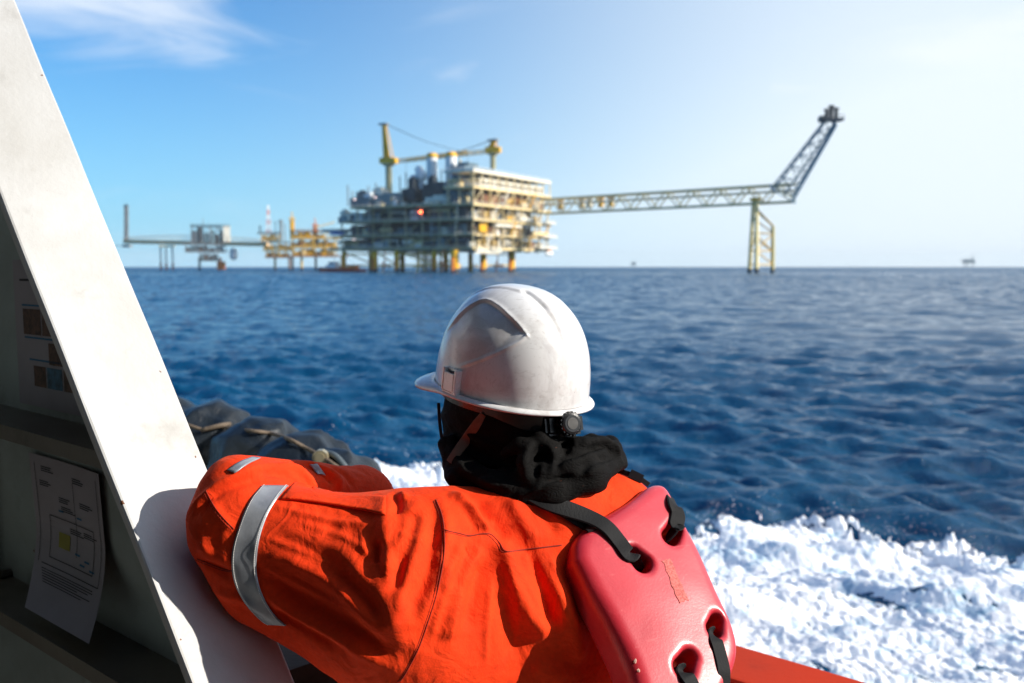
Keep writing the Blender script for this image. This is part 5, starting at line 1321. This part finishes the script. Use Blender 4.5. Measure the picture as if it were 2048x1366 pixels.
# lengthwise raised rib over the crown
disp += .0022*sstep(.030, .022, np.abs(L[:, 1]-.0))*sstep(.5, .75, L[:, 2]/HH)
L2 = L + g*disp[:, None]
P = hat_P(L2)
F = []
i = np.arange(nt_); 
for j in range(ns_-1): F.append(np.stack([i*ns_+j, ((i+1) % nt_)*ns_+j, ((i+1) % nt_)*ns_+j+1, i*ns_+j+1], -1))
F = np.concatenate(F)
m_hat, nt, b = new_mat('hat_plastic'); vec = coords(nt)
sm = noise(nt, vec, 14, 7, .68, .6); sc1 = noise(nt, coords(nt, (30, 120, 60)), 1.6, 4, .7, 1.2); spk = noise(nt, vec, 120, 2, .5)
c = mixc(nt, math_n(nt, 'MULTIPLY', ramp(nt, sm, [(.44, (0,0,0)), (.66, (1,1,1))]), .8), (.80, .80, .80), (.46, .43, .42))
c = mixc(nt, math_n(nt, 'MULTIPLY', ramp(nt, sc1, [(.57, (0,0,0)), (.64, (1,1,1))]), .28), c, (.42, .40, .38))
c = mixc(nt, ramp(nt, spk, [(.775, (0,0,0)), (.79, (1,1,1))]), c, (.16, .15, .15))
nt.links.new(c, b.inputs['Base Color']); nt.links.new(ramp(nt, sm, [(.35, (.14,)*3), (.75, (.36,)*3)]), b.inputs['Roughness'])
b.inputs['Coat Weight'].default_value = .5; b.inputs['Coat Roughness'].default_value = .12
bump(nt, b, noise(nt, vec, 30, 4, .6), .12, .0015)
hat = mesh_obj('hard_hat', P, F, m_hat, person, smooth=True); orient(hat)
hat['label'] = 'scuffed white plastic hard hat with a stepped side panel'
md = hat.modifiers.new('thick', 'SOLIDIFY'); md.thickness = .0028; md.offset = -1
# brim: a curved lip all round that grows into a peak over the face
rows = [(0, 0, .003), (.35, -.0005, .0036), (.7, -.0020, .0032), (.92, -.0036, .0026), (1.0, -.0048, .0016), (.98, -.0068, .0008), (.9, -.0066, 0), (.5, -.0046, 0), (-.04, -.003, 0)]
nb_ = 240; vs = []
for k in range(nb_):
    th = 2*math.pi*k/nb_; ct = math.cos(th)
    base = shell_base(np.array(th), np.array(0.0)); rad = unit(np.array([base[0]/HA**2, base[1]/HW**2, 0]))
    w_ = .0095 + .026*sstep(.45, 1.0, ct); dip = -.004*sstep(.2, 1, ct) - .000*ct
    for o, z, _ in rows:
        fl = z*(1 + 1.1*sstep(.3, 1, ct)); l = base + rad*w_*o + np.array([0, 0, fl + dip*max(o, 0)**1.5 + .0015]); vs.append(hat_P(l[None])[0])
R_n = len(rows)
fs = [(k*R_n+j, k*R_n+(j+1) % R_n, ((k+1) % nb_)*R_n+(j+1) % R_n, ((k+1) % nb_)*R_n+j) for k in range(nb_) for j in range(R_n)]
br = mesh_obj('brim', vs, fs, m_hat, hat, smooth=True); orient(br)
# accessory slot on the left side
def hat_pt(th, s, off=0, dz=0):
    b0 = shell_base(np.array(th), np.array(s)); n = unit(b0/np.array([HA, HW, HH])**2*np.array([1, 1, .4])); return hat_P((b0 + n*off + np.array([0, 0, dz]))[None])[0], n
sl_l = f_shell_ray([(897, 792)])[0]; th_s = math.atan2(sl_l[1]/HW, sl_l[0]/HA)
n_l = unit(np.array([math.cos(th_s)/HA, math.sin(th_s)/HW, 0])); t_l = np.cross(np.array([0, 0, 1]), n_l)
def lp_(a, b_, z): return hat_P((np.array([HA*math.cos(th_s)*1.0, HW*math.sin(th_s)*1.0, 0]) + t_l*a + n_l*b_ + np.array([0, 0, z]))[None])[0]
sax = (t_l[0]*hf + t_l[1]*hl, n_l[0]*hf + n_l[1]*hl, hu)
mb = MB()
for a in (-.0145, .0145): mb.box(lp_(a, .003, .019), (.0045, .014, .034), sax)
mb.box(lp_(0, .0085, .0165), (.0242, .003, .027), sax); mb.box(lp_(0, .001, .0005), (.034, .014, .004), sax)
mb.box(lp_(0, -.001, .0345), (.026, .010, .0035), sax)
o = mb.build('accessory_slot', m_hat, hat); bm = bmesh.new(); bm.from_mesh(o.data); bmesh.ops.bevel(bm, geom=bm.edges[:], offset=.0009, segments=2, affect='EDGES'); bm.to_mesh(o.data); bm.free()
# head harness: black band, ratchet knob at the nape, chin strap
m_plas = simple('black_plastic', (.012, .012, .013), .25, bumpd=.0003)
m_strapb = simple('brown_strap', (.15, .085, .055), .8, var=.2, scale=60)
m_web, nt, b = new_mat('black_webbing'); vec = coords(nt)
wv = N(nt, 'ShaderNodeTexWave', wave_type='BANDS', bands_direction='X'); wv.inputs['Scale'].default_value = 3; 
b.inputs['Base Color'].default_value = (.007, .007, .008, 1); b.inputs['Roughness'].default_value = .7; b.inputs['Specular IOR Level'].default_value = .2
bump(nt, b, noise(nt, vec, 500, 2, .5), .5, .0008)
def hb(th, z, k=.90): 
    b0 = shell_base(np.array(th), np.array(0.0))*k; b0[2] = z; return hat_P(b0[None])[0]
mb = MB(); n = 80; vs = []
for k in range(n):
    th = 2*math.pi*k/n; bk = sstep(-.2, -.9, math.cos(th)); vs += [hb(th, .004, .93), hb(th, -.020-.016*bk, .90), hb(th, -.020-.016*bk, .88), hb(th, .004, .91)]
fs = [(k*4+j, k*4+(j+1) % 4, ((k+1) % n)*4+(j+1) % 4, ((k+1) % n)*4+j) for k in range(n) for j in range(4)]
o = mesh_obj('headband', vs, fs, m_plas, hat, smooth=False); orient(o)
kp = A_(1136, 848, 1.405); kn = unit(unit(CAM-kp)*.8 + V(.55, -.2, .1)); ka_ = unit(np.cross(kn, BZ)); kb = np.cross(ka_, kn)
mb = MB(); 
prof = [(.0, .0165), (.010, .0165), (.0125, .0150), (.0135, .012)]
mb.bar(kp - kn*.02, kp, .0185, 24)
for (a, r1), (b_, r2) in zip(prof, prof[1:]): mb.bar(kp + kn*a, kp + kn*b_, r1, 24, r2)
for k in range(18):
    t = 2*math.pi*k/18; c = kp + (ka_*math.cos(t) + kb*math.sin(t))*.0166; mb.bar(c + kn*.0005, c + kn*.0105, .0014, 5)
kb_o = mb.build('ratchet_knob', m_plas, hat)
mb = MB(); mb.bar(kp + kn*.0136, kp + kn*.0142, .0085, 24); mb.build('knob_cap', m_blk, kb_o)
mb = MB(); mb.box(kp - kn*.012 - ka_*.0 , (.062, .012, .030), (ka_, kn, kb)); o = mb.build('ratchet_housing', m_plas, hat); bm = bmesh.new(); bm.from_mesh(o.data); bmesh.ops.bevel(bm, geom=bm.edges[:], offset=.005, segments=3, affect='EDGES'); bm.to_mesh(o.data); bm.free()
def ribbon(pts, wid, nrm, name, mat, parent, th=.0014, n=40, wprof=None):
    """flat strap along points; nrm: one normal per point or one for all"""
    L = spline(pts, n); Nn = np.asarray(nrm, float); Nn = np.tile(Nn, (n, 1)) if Nn.ndim == 1 else spline(Nn, n)
    vs = []
    for k in range(n):
        d = unit(L[min(k+1, n-1)]-L[max(k-1, 0)]); nn = unit(Nn[k]-d*np.dot(d, Nn[k])); s = np.cross(d, nn); w_ = wid*(1 if wprof is None else wprof(k/(n-1)))
        for a, b_ in ((-.5, -.35), (-.44, .5), (0, .5), (.44, .5), (.5, -.35), (0, -.5)): vs.append(L[k] + s*a*w_ + nn*b_*th)
    r = 6; fs = [(k*r+j, k*r+(j+1) % r, (k+1)*r+(j+1) % r, (k+1)*r+j) for k in range(n-1) for j in range(r)] + [tuple(range(r-1, -1, -1)), tuple(range((n-1)*r, n*r))]
    o = mesh_obj(name, vs, fs, mat, parent); orient(o); return o
camdir = lambda p: unit(CAM-p)

# ---- black scarf wound round head and neck
SC = HC - BZ*.01
rolls = [
 ([(905, 925, 1.47), (940, 985, 1.42), (1010, 1000, 1.385), (1100, 985, 1.375), (1180, 955, 1.40), (1235, 925, 1.46)], [.016, .020, .020, .020, .021, .014]),
 ([(898, 890, 1.47), (925, 950, 1.43), (990, 975, 1.395), (1080, 962, 1.385), (1160, 930, 1.41), (1225, 905, 1.46)], [.018, .022, .022, .024, .022, .016]),
 ([(1120, 912, 1.41), (1165, 893, 1.42), (1205, 892, 1.45), (1236, 912, 1.47), (1240, 934, 1.48)], [.009, .011, .012, .010, .007]),
 ([(1140, 888, 1.43), (1185, 884, 1.46), (1222, 890, 1.49), (1238, 918, 1.50)], [.008, .010, .011, .008]),
 ([(1052, 965, 1.375), (1048, 925, 1.378), (1056, 893, 1.392), (1085, 880, 1.40), (1105, 893, 1.402), (1108, 925, 1.395), (1092, 955, 1.385)], [.009, .0095, .010, .010, .010, .010, .009]),
 ([(1010, 905, 1.40), (1040, 890, 1.395), (1060, 900, 1.39)], [.008, .010, .008]),
 ([(1070, 965, 1.372), (1140, 940, 1.385), (1200, 912, 1.42)], [.012, .014, .010]),
]
RL = [(np.array([A_(*p) for p in pts]), rs) for pts, rs in rolls]
def f_scarf(P):
    d = ellip(P, SC - BZ*.025, (HF, HL, BZ), (.108, .089, .125))
    d = smin(d, ellip(P, SC + HF*.04 - BZ*.085, (HF, HL, BZ), (.074, .062, .075)), .03)
    d = smin(d, cone(P, SC - BZ*.09, NECK - BZ*.015, .074, .078), .03)
    for pts, rs in RL: d = smin(d, chain(P, pts, rs, .012), .007)
    q = P-SC
    w1 = noise3(P[:, 0]*9, P[:, 1]*9, P[:, 2]*22 + 3*P[:, 0]); w2 = noise3(P[:, 0]*30+w1, P[:, 1]*30, P[:, 2]*52)
    d = d + .0075*(np.abs(w1)-.25) + .0024*w2 + .002*np.abs(noise3(P[:, 0]*22, P[:, 1]*22, P[:, 2]*40+7))
    # slit over the eyes, shell above
    d = smax(d, -ellip(P, SC + HF*.11 + BZ*.0, (HF, HL, BZ), (.028, .05, .016)), .005)
    return d
m_scarf, nt, b = new_mat('black_cloth'); vec = coords(nt)
dst = noise(nt, vec, 26, 6, .7, .5)
c = ramp(nt, dst, [(.35, (.003, .0028, .0028)), (.62, (.006, .0056, .0054)), (.84, (.022, .020, .019))])
c = mixc(nt, ramp(nt, noise(nt, coords(nt, (1, 1, 2.5)), 75, 3, .6, .8), [(.735, (0,0,0)), (.75, (1,1,1))]), c, (.20, .055, .03))
nt.links.new(c, b.inputs['Base Color']); b.inputs['Roughness'].default_value = .8; b.inputs['Specular IOR Level'].default_value = .10

bump(nt, b, math_n(nt, 'ADD', noise(nt, vec, 260, 3, .6), math_n(nt, 'MULTIPLY', math_n(nt, 'ABSOLUTE', math_n(nt, 'SUBTRACT', noise(nt, coords(nt, (1, 1, 2.2)), 40, 4, .6, 1.0), .5)), -5.0)), .7, .0012)
lo = SC + V(-.2, -.2, -.30); hi = SC + V(.26, .2, .07)
SF = [([(905, 900), (930, 940), (985, 968), (1040, 975)], .005, .005), ([(900, 930), (940, 968), (1000, 985)], .004, -.005), ([(930, 895), (965, 925), (1030, 945)], .006, .005), ([(925, 860), (985, 890), (1040, 900)], .005, .004), ([(960, 905), (1010, 930), (1045, 935)], .004, -.004),
 ([(1060, 890), (1048, 925), (1052, 965)], .006, .007), ([(1078, 895), (1072, 930), (1070, 960)], .005, -.009), ([(1100, 890), (1108, 920), (1098, 955)], .005, .006), ([(1040, 985), (1110, 968), (1180, 945), (1236, 918)], .005, .006), ([(1060, 978), (1130, 955), (1200, 925)], .004, -.006), ([(1110, 940), (1160, 920), (1215, 900)], .005, .005), ([(1120, 925), (1165, 905), (1205, 893)], .004, -.006),
 ([(1165, 885), (1200, 878), (1230, 890), (1244, 920)], .005, .005), ([(1180, 895), (1210, 892), (1228, 910)], .004, -.006), ([(1140, 860), (1150, 885), (1140, 910)], .006, .005), ([(890, 840), (905, 880), (900, 920)], .005, .004), ([(1085, 965), (1060, 985), (1030, 995)], .004, .004)]
v, q = make_cloth(f_scarf, lo, hi, .0028, SF, .0006)
zl = hat_loc(v)[:, 2]; v, q = keep_faces(v, q, zl < .02)
sc_o = mesh_obj('scarf', v, q, m_scarf, person, smooth=True); sc_o['label'] = 'black cloth wrapped round head and neck, spotted with paint'
bvs = bvh_of(sc_o)
def surf_s(px, py, off):
    d = unit(ray(px, py)); h_ = bvs.ray_cast(Vector(CAM), Vector(d)); P = np.array(h_[0]) if h_[0] is not None else A_(px, py, 1.47)
    return P - d*off
pts = [surf_s(x, y, .004) for x, y in ((966, 829), (952, 850), (932, 880), (913, 905), (898, 924))]
ribbon(pts, .013, camdir(pts[2]), 'chin_strap', m_strapb, hat, wprof=lambda t: .7+.5*math.sin(t*math.pi))
pts = [A_(877, 806, 1.49), A_(880, 850, 1.475), A_(888, 900, 1.465), A_(902, 945, 1.455), A_(917, 972, 1.45)]
ribbon(pts, .005, camdir(pts[2]), 'chin_strap', m_blk, hat)

# ------------------------------------------------------------------ red foam life vest: the back panel and its webbing
VN = unit(V(.36, -.66, .66)); VC = A_(1312, 1150, 1.345)
VT = unit(np.cross(VN, BZ)); VT = VT if VT[0] > 0 else -VT; VS = np.cross(VN, VT); VS = VS if VS[2] > 0 else -VS
def vloc(px, py): P = on_plane(px, py, VC, VN) - VC; return np.array([np.dot(P, VT), np.dot(P, VS)])
outline = np.array([vloc(*p) for p in ((1150, 1118), (1152, 1078), (1180, 1046), (1228, 1020), (1266, 994), (1300, 968), (1326, 962), (1345, 978), (1362, 1020), (1385, 1068), (1412, 1125), (1440, 1190), (1464, 1245), (1477, 1290), (1474, 1325), (1455, 1372), (1420, 1420), (1360, 1450), (1300, 1440), (1278, 1395), (1256, 1330), (1218, 1250), (1180, 1180))])
def poly_sd(p, poly):
    d = np.full(len(p), 9.); ins = np.zeros(len(p), bool); n = len(poly)
    for i in range(n):
        a, b_ = poly[i], poly[(i+1) % n]; e = b_-a; w_ = p-a; t = np.clip(w_@e/np.dot(e, e), 0, 1); d = np.minimum(d, np.linalg.norm(w_-t[:, None]*e, axis=1))
        c = (a[1] > p[:, 1]) != (b_[1] > p[:, 1]); xx = (b_[0]-a[0])*(p[:, 1]-a[1])/(b_[1]-a[1] + 1e-12) + a[0]; ins ^= c & (p[:, 0] < xx)
    return np.where(ins, -d, d)
outl = spline([(a, b_, 0) for a, b_ in np.vstack([outline, outline[:1]])], 90)[:-1, :2]
holes = [((1279, 1130), (1262, 1112), .0145, .011), ((1338, 1077), (1350, 1056), .0135, .011), ((1424, 1262), (1430, 1242), .0125, .010), ((1362, 1338), (1372, 1318), .0145, .011)]
HL_ = [(vloc(*a), vloc(*b_), r1, r2) for a, b_, r1, r2 in holes]
VTH = .062
def vbul(l): return .012*(1 - (l[..., 0]/.13)**2 - ((l[..., 1]+.05)/.24)**2)
def f_vest(P):
    q = P-VC; l = np.stack([q@VT, q@VS], -1); z = q@VN
    d2 = poly_sd(l, outl)
    bulge = vbul(l)
    dz = np.abs(z + VTH/2 - bulge/2) - (VTH/2 + bulge/2)
    d = smax(d2, dz, .022)
    for a, b_, r1, r2 in HL_:
        e = b_-a; t = np.clip((l-a)@e/np.dot(e, e), 0, 1); h_ = np.linalg.norm(l-a-t[:, None]*e, axis=1) - (r1+(r2-r1)*t)
        d = smax(d, -h_, .009)
    q9 = P*16
    return d + .0010*noise3(q9[:, 0], q9[:, 1], q9[:, 2])
cor_ = np.array([VC + VT*a + VS*b_ - VN*z for a, b_ in outl for z in (-.02, VTH+.01)]); v, q = mesh_sdf(f_vest, cor_.min(0)-.02, cor_.max(0)+.02, .0026)
m_vest, nt, b = new_mat('vest_foam'); vec = coords(nt)
mot = noise(nt, vec, 12, 6, .6, .4); sc1 = noise(nt, coords(nt, (40, 20, 160)), 1.2, 5, .7, 1.5); nick = noise(nt, vec, 70, 2, .5)
c = ramp(nt, mot, [(.3, (.48, .018, .032)), (.7, (.60, .036, .052))])
c = mixc(nt, math_n(nt, 'MULTIPLY', ramp(nt, sc1, [(.60, (0,0,0)), (.68, (1,1,1))]), .25), c, (.80, .22, .2))
c = mixc(nt, ramp(nt, nick, [(.765, (0,0,0)), (.775, (1,1,1))]), c, (.25, .03, .03))
nt.links.new(c, b.inputs['Base Color']); b.inputs['Roughness'].default_value = .33
b.inputs['Coat Weight'].default_value = .5; b.inputs['Coat Roughness'].default_value = .38
bump(nt, b, math_n(nt, 'ADD', math_n(nt, 'MULTIPLY', noise(nt, vec, 320, 3, .6), .4), noise(nt, vec, 40, 5, .6)), .25, .0012)
vest = mesh_obj('life_vest', v, q, m_vest, person, smooth=True); vest['label'] = 'worn glossy red foam life vest panel with four strap holes'
bvv = bvh_of(vest)
def onv(px, py, off=.0015):
    l = vloc(px, py); zb = vbul(l); P = on_plane(px, py, VC + VN*zb, VN); return P + VN*(off - .010*sstep(-.016, .004, float(poly_sd(l[None], outl)[0])))
def onj(px, py, off=.003):
    p = surf(px, py, off); return p if p is not None else A_(px, py, 1.4)
def into(i, k, z): a = HL_[i][k]; return VC + VT*a[0] + VS*a[1] + VN*z
def webbing(pts, nrms, wid=.0255):
    o = ribbon(pts, wid, nrms, 'strap', m_web, vest, th=.0022, n=70)
    # woven ribs across the strap
    me = o.data; return o
J = lambda x, y: (onj(x, y), camdir(onj(x, y)))
def run(spec):
    P, Nn = [], []
    for s in spec:
        if s[0] == 'j': P.append(onj(s[1], s[2], .005)); Nn.append(unit(camdir(P[-1])*.5 + VN*.5))
        elif s[0] == 'v': P.append(onv(s[1], s[2], s[3] if len(s) > 3 else .002)); Nn.append(VN)
        elif s[0] == 'w': P.append(A_(s[1], s[2], s[3])); Nn.append(unit(np.array(s[4])))
        else: P.append(into(s[1], s[2], s[3])); Nn.append(unit(VN*.6 + (VS if s[1] < 2 else -VS)*.8))
    return np.array(P), np.array(Nn)
webbing(*run([('j', 1058, 988), ('j', 1100, 1008), ('v', 1172, 1034, .014), ('v', 1210, 1056, .005), ('v', 1238, 1084), ('v', 1256, 1108), ('h', 0, 1, .004), ('h', 0, 0, -.014), ('h', 0, 0, -.05)]))
webbing(*run([('w', 1338, 990, 1.47, (.6, -.6, .5)), ('w', 1347, 1008, 1.435, (.6, -.6, .5)), ('v', 1353, 1030, .006), ('v', 1352, 1048), ('h', 1, 1, .003), ('h', 1, 0, -.014), ('h', 1, 0, -.05)]), wid=.024)
webbing(*run([('h', 2, 1, -.045), ('h', 2, 0, -.006), ('v', 1430, 1280), ('v', 1438, 1305), ('v', 1446, 1340), ('v', 1450, 1372), ('v', 1444, 1400)]), wid=.021)
webbing(*run([('h', 3, 1, -.045), ('h', 3, 0, -.006), ('v', 1372, 1352), ('v', 1384, 1372), ('v', 1392, 1400), ('v', 1392, 1425)]), wid=.023)
# the doubled lower strap and its buckle tail on the jacket, the neck strap at the right shoulder
webbing(*run([('j', 1105, 1012), ('j', 1140, 1034), ('j', 1165, 1050), ('v', 1185, 1062)]), wid=.016)
ribbon(np.array([onj(1228, 944, .004), onj(1250, 952, .005), onj(1272, 962, .006), onj(1292, 975, .006)]), .008, camdir(A_(1260, 955, 1.45)), 'strap', m_web, vest)
mb = MB(); c = onj(1268, 960, .007); mb.box(c, (.022, .013, .006), (unit(onj(1280, 966, .006)-onj(1256, 954, .006)), unit(np.cross(camdir(c), unit(onj(1280, 966, .006)-onj(1256, 954, .006)))), camdir(c))); mb.build('buckle', m_plas, vest)
# worn label: what is left of a printed strip
m_lab, nt, b = new_mat('worn_label'); vec = coords(nt)
nt.links.new(ramp(nt, noise(nt, vec, 330, 3, .7), [(.42, (.70, .16, .14)), (.58, (.42, .085, .07))]), b.inputs['Base Color']); b.inputs['Roughness'].default_value = .8
TL, TR, BR, BL = (1324, 1122), (1340, 1118), (1376, 1200), (1358, 1207); vs = []; n, m = 14, 5; lr = random.Random(3)
for j in range(n):
    for i in range(m):
        f, e = j/(n-1), i/(m-1); x = (TL[0]*(1-e)+TR[0]*e)*(1-f) + (BL[0]*(1-e)+BR[0]*e)*f; y = (TL[1]*(1-e)+TR[1]*e)*(1-f) + (BL[1]*(1-e)+BR[1]*e)*f
        if i in (0, m-1) or j in (0, n-1): x += lr.uniform(-2.2, 2.2); y += lr.uniform(-2.2, 2.2)
        vs.append(onv(x, y, .0004))
fs = [(j*m+i, j*m+i+1, j*m+m+i+1, j*m+m+i) for j in range(n-1) for i in range(m-1)]
lb2 = mesh_obj('worn_label', vs, fs, m_lab, vest); md = lb2.modifiers.new('t', 'SOLIDIFY'); md.thickness = .0005
# torn bits on the right edge
m_tear = simple('bare_foam', (.55, .35, .28), .9)
for x, y in ((1462, 1262), (1464, 1276), (1434, 1180), (1272, 1322), (1278, 1340)):
    p = onv(x, y, -.001); mb = MB(); q_ = lr.uniform(.0016, .003); mb.add([p + V(q_*a*lr.uniform(.6, 1.6), q_*c_*lr.uniform(.6, 1.4), q_*e*lr.uniform(.8, 2)) for a, c_, e in ico], icf); mb.build('torn_spot', m_tear if y != 1258 else m_blk, vest)

# ------------------------------------------------------------------ sea air: a thin even haze round the whole scene
m, nt, b = new_mat('sea_air'); nt.nodes.remove(b)
pv = N(nt, 'ShaderNodeVolumePrincipled'); pv.inputs['Color'].default_value = (.84, .96, 1, 1); pv.inputs['Density'].default_value = 5.5e-5; pv.inputs['Anisotropy'].default_value = .0
nt.links.new(pv.outputs[0], nt.nodes['Material Output'].inputs['Volume'])
mb = MB(); mb.box((0, 0, 58), (19400, 19400, 122)); hz_ = mb.build('haze', m); tag(hz_, kind='stuff')
print('script seconds', time.time()-T0)
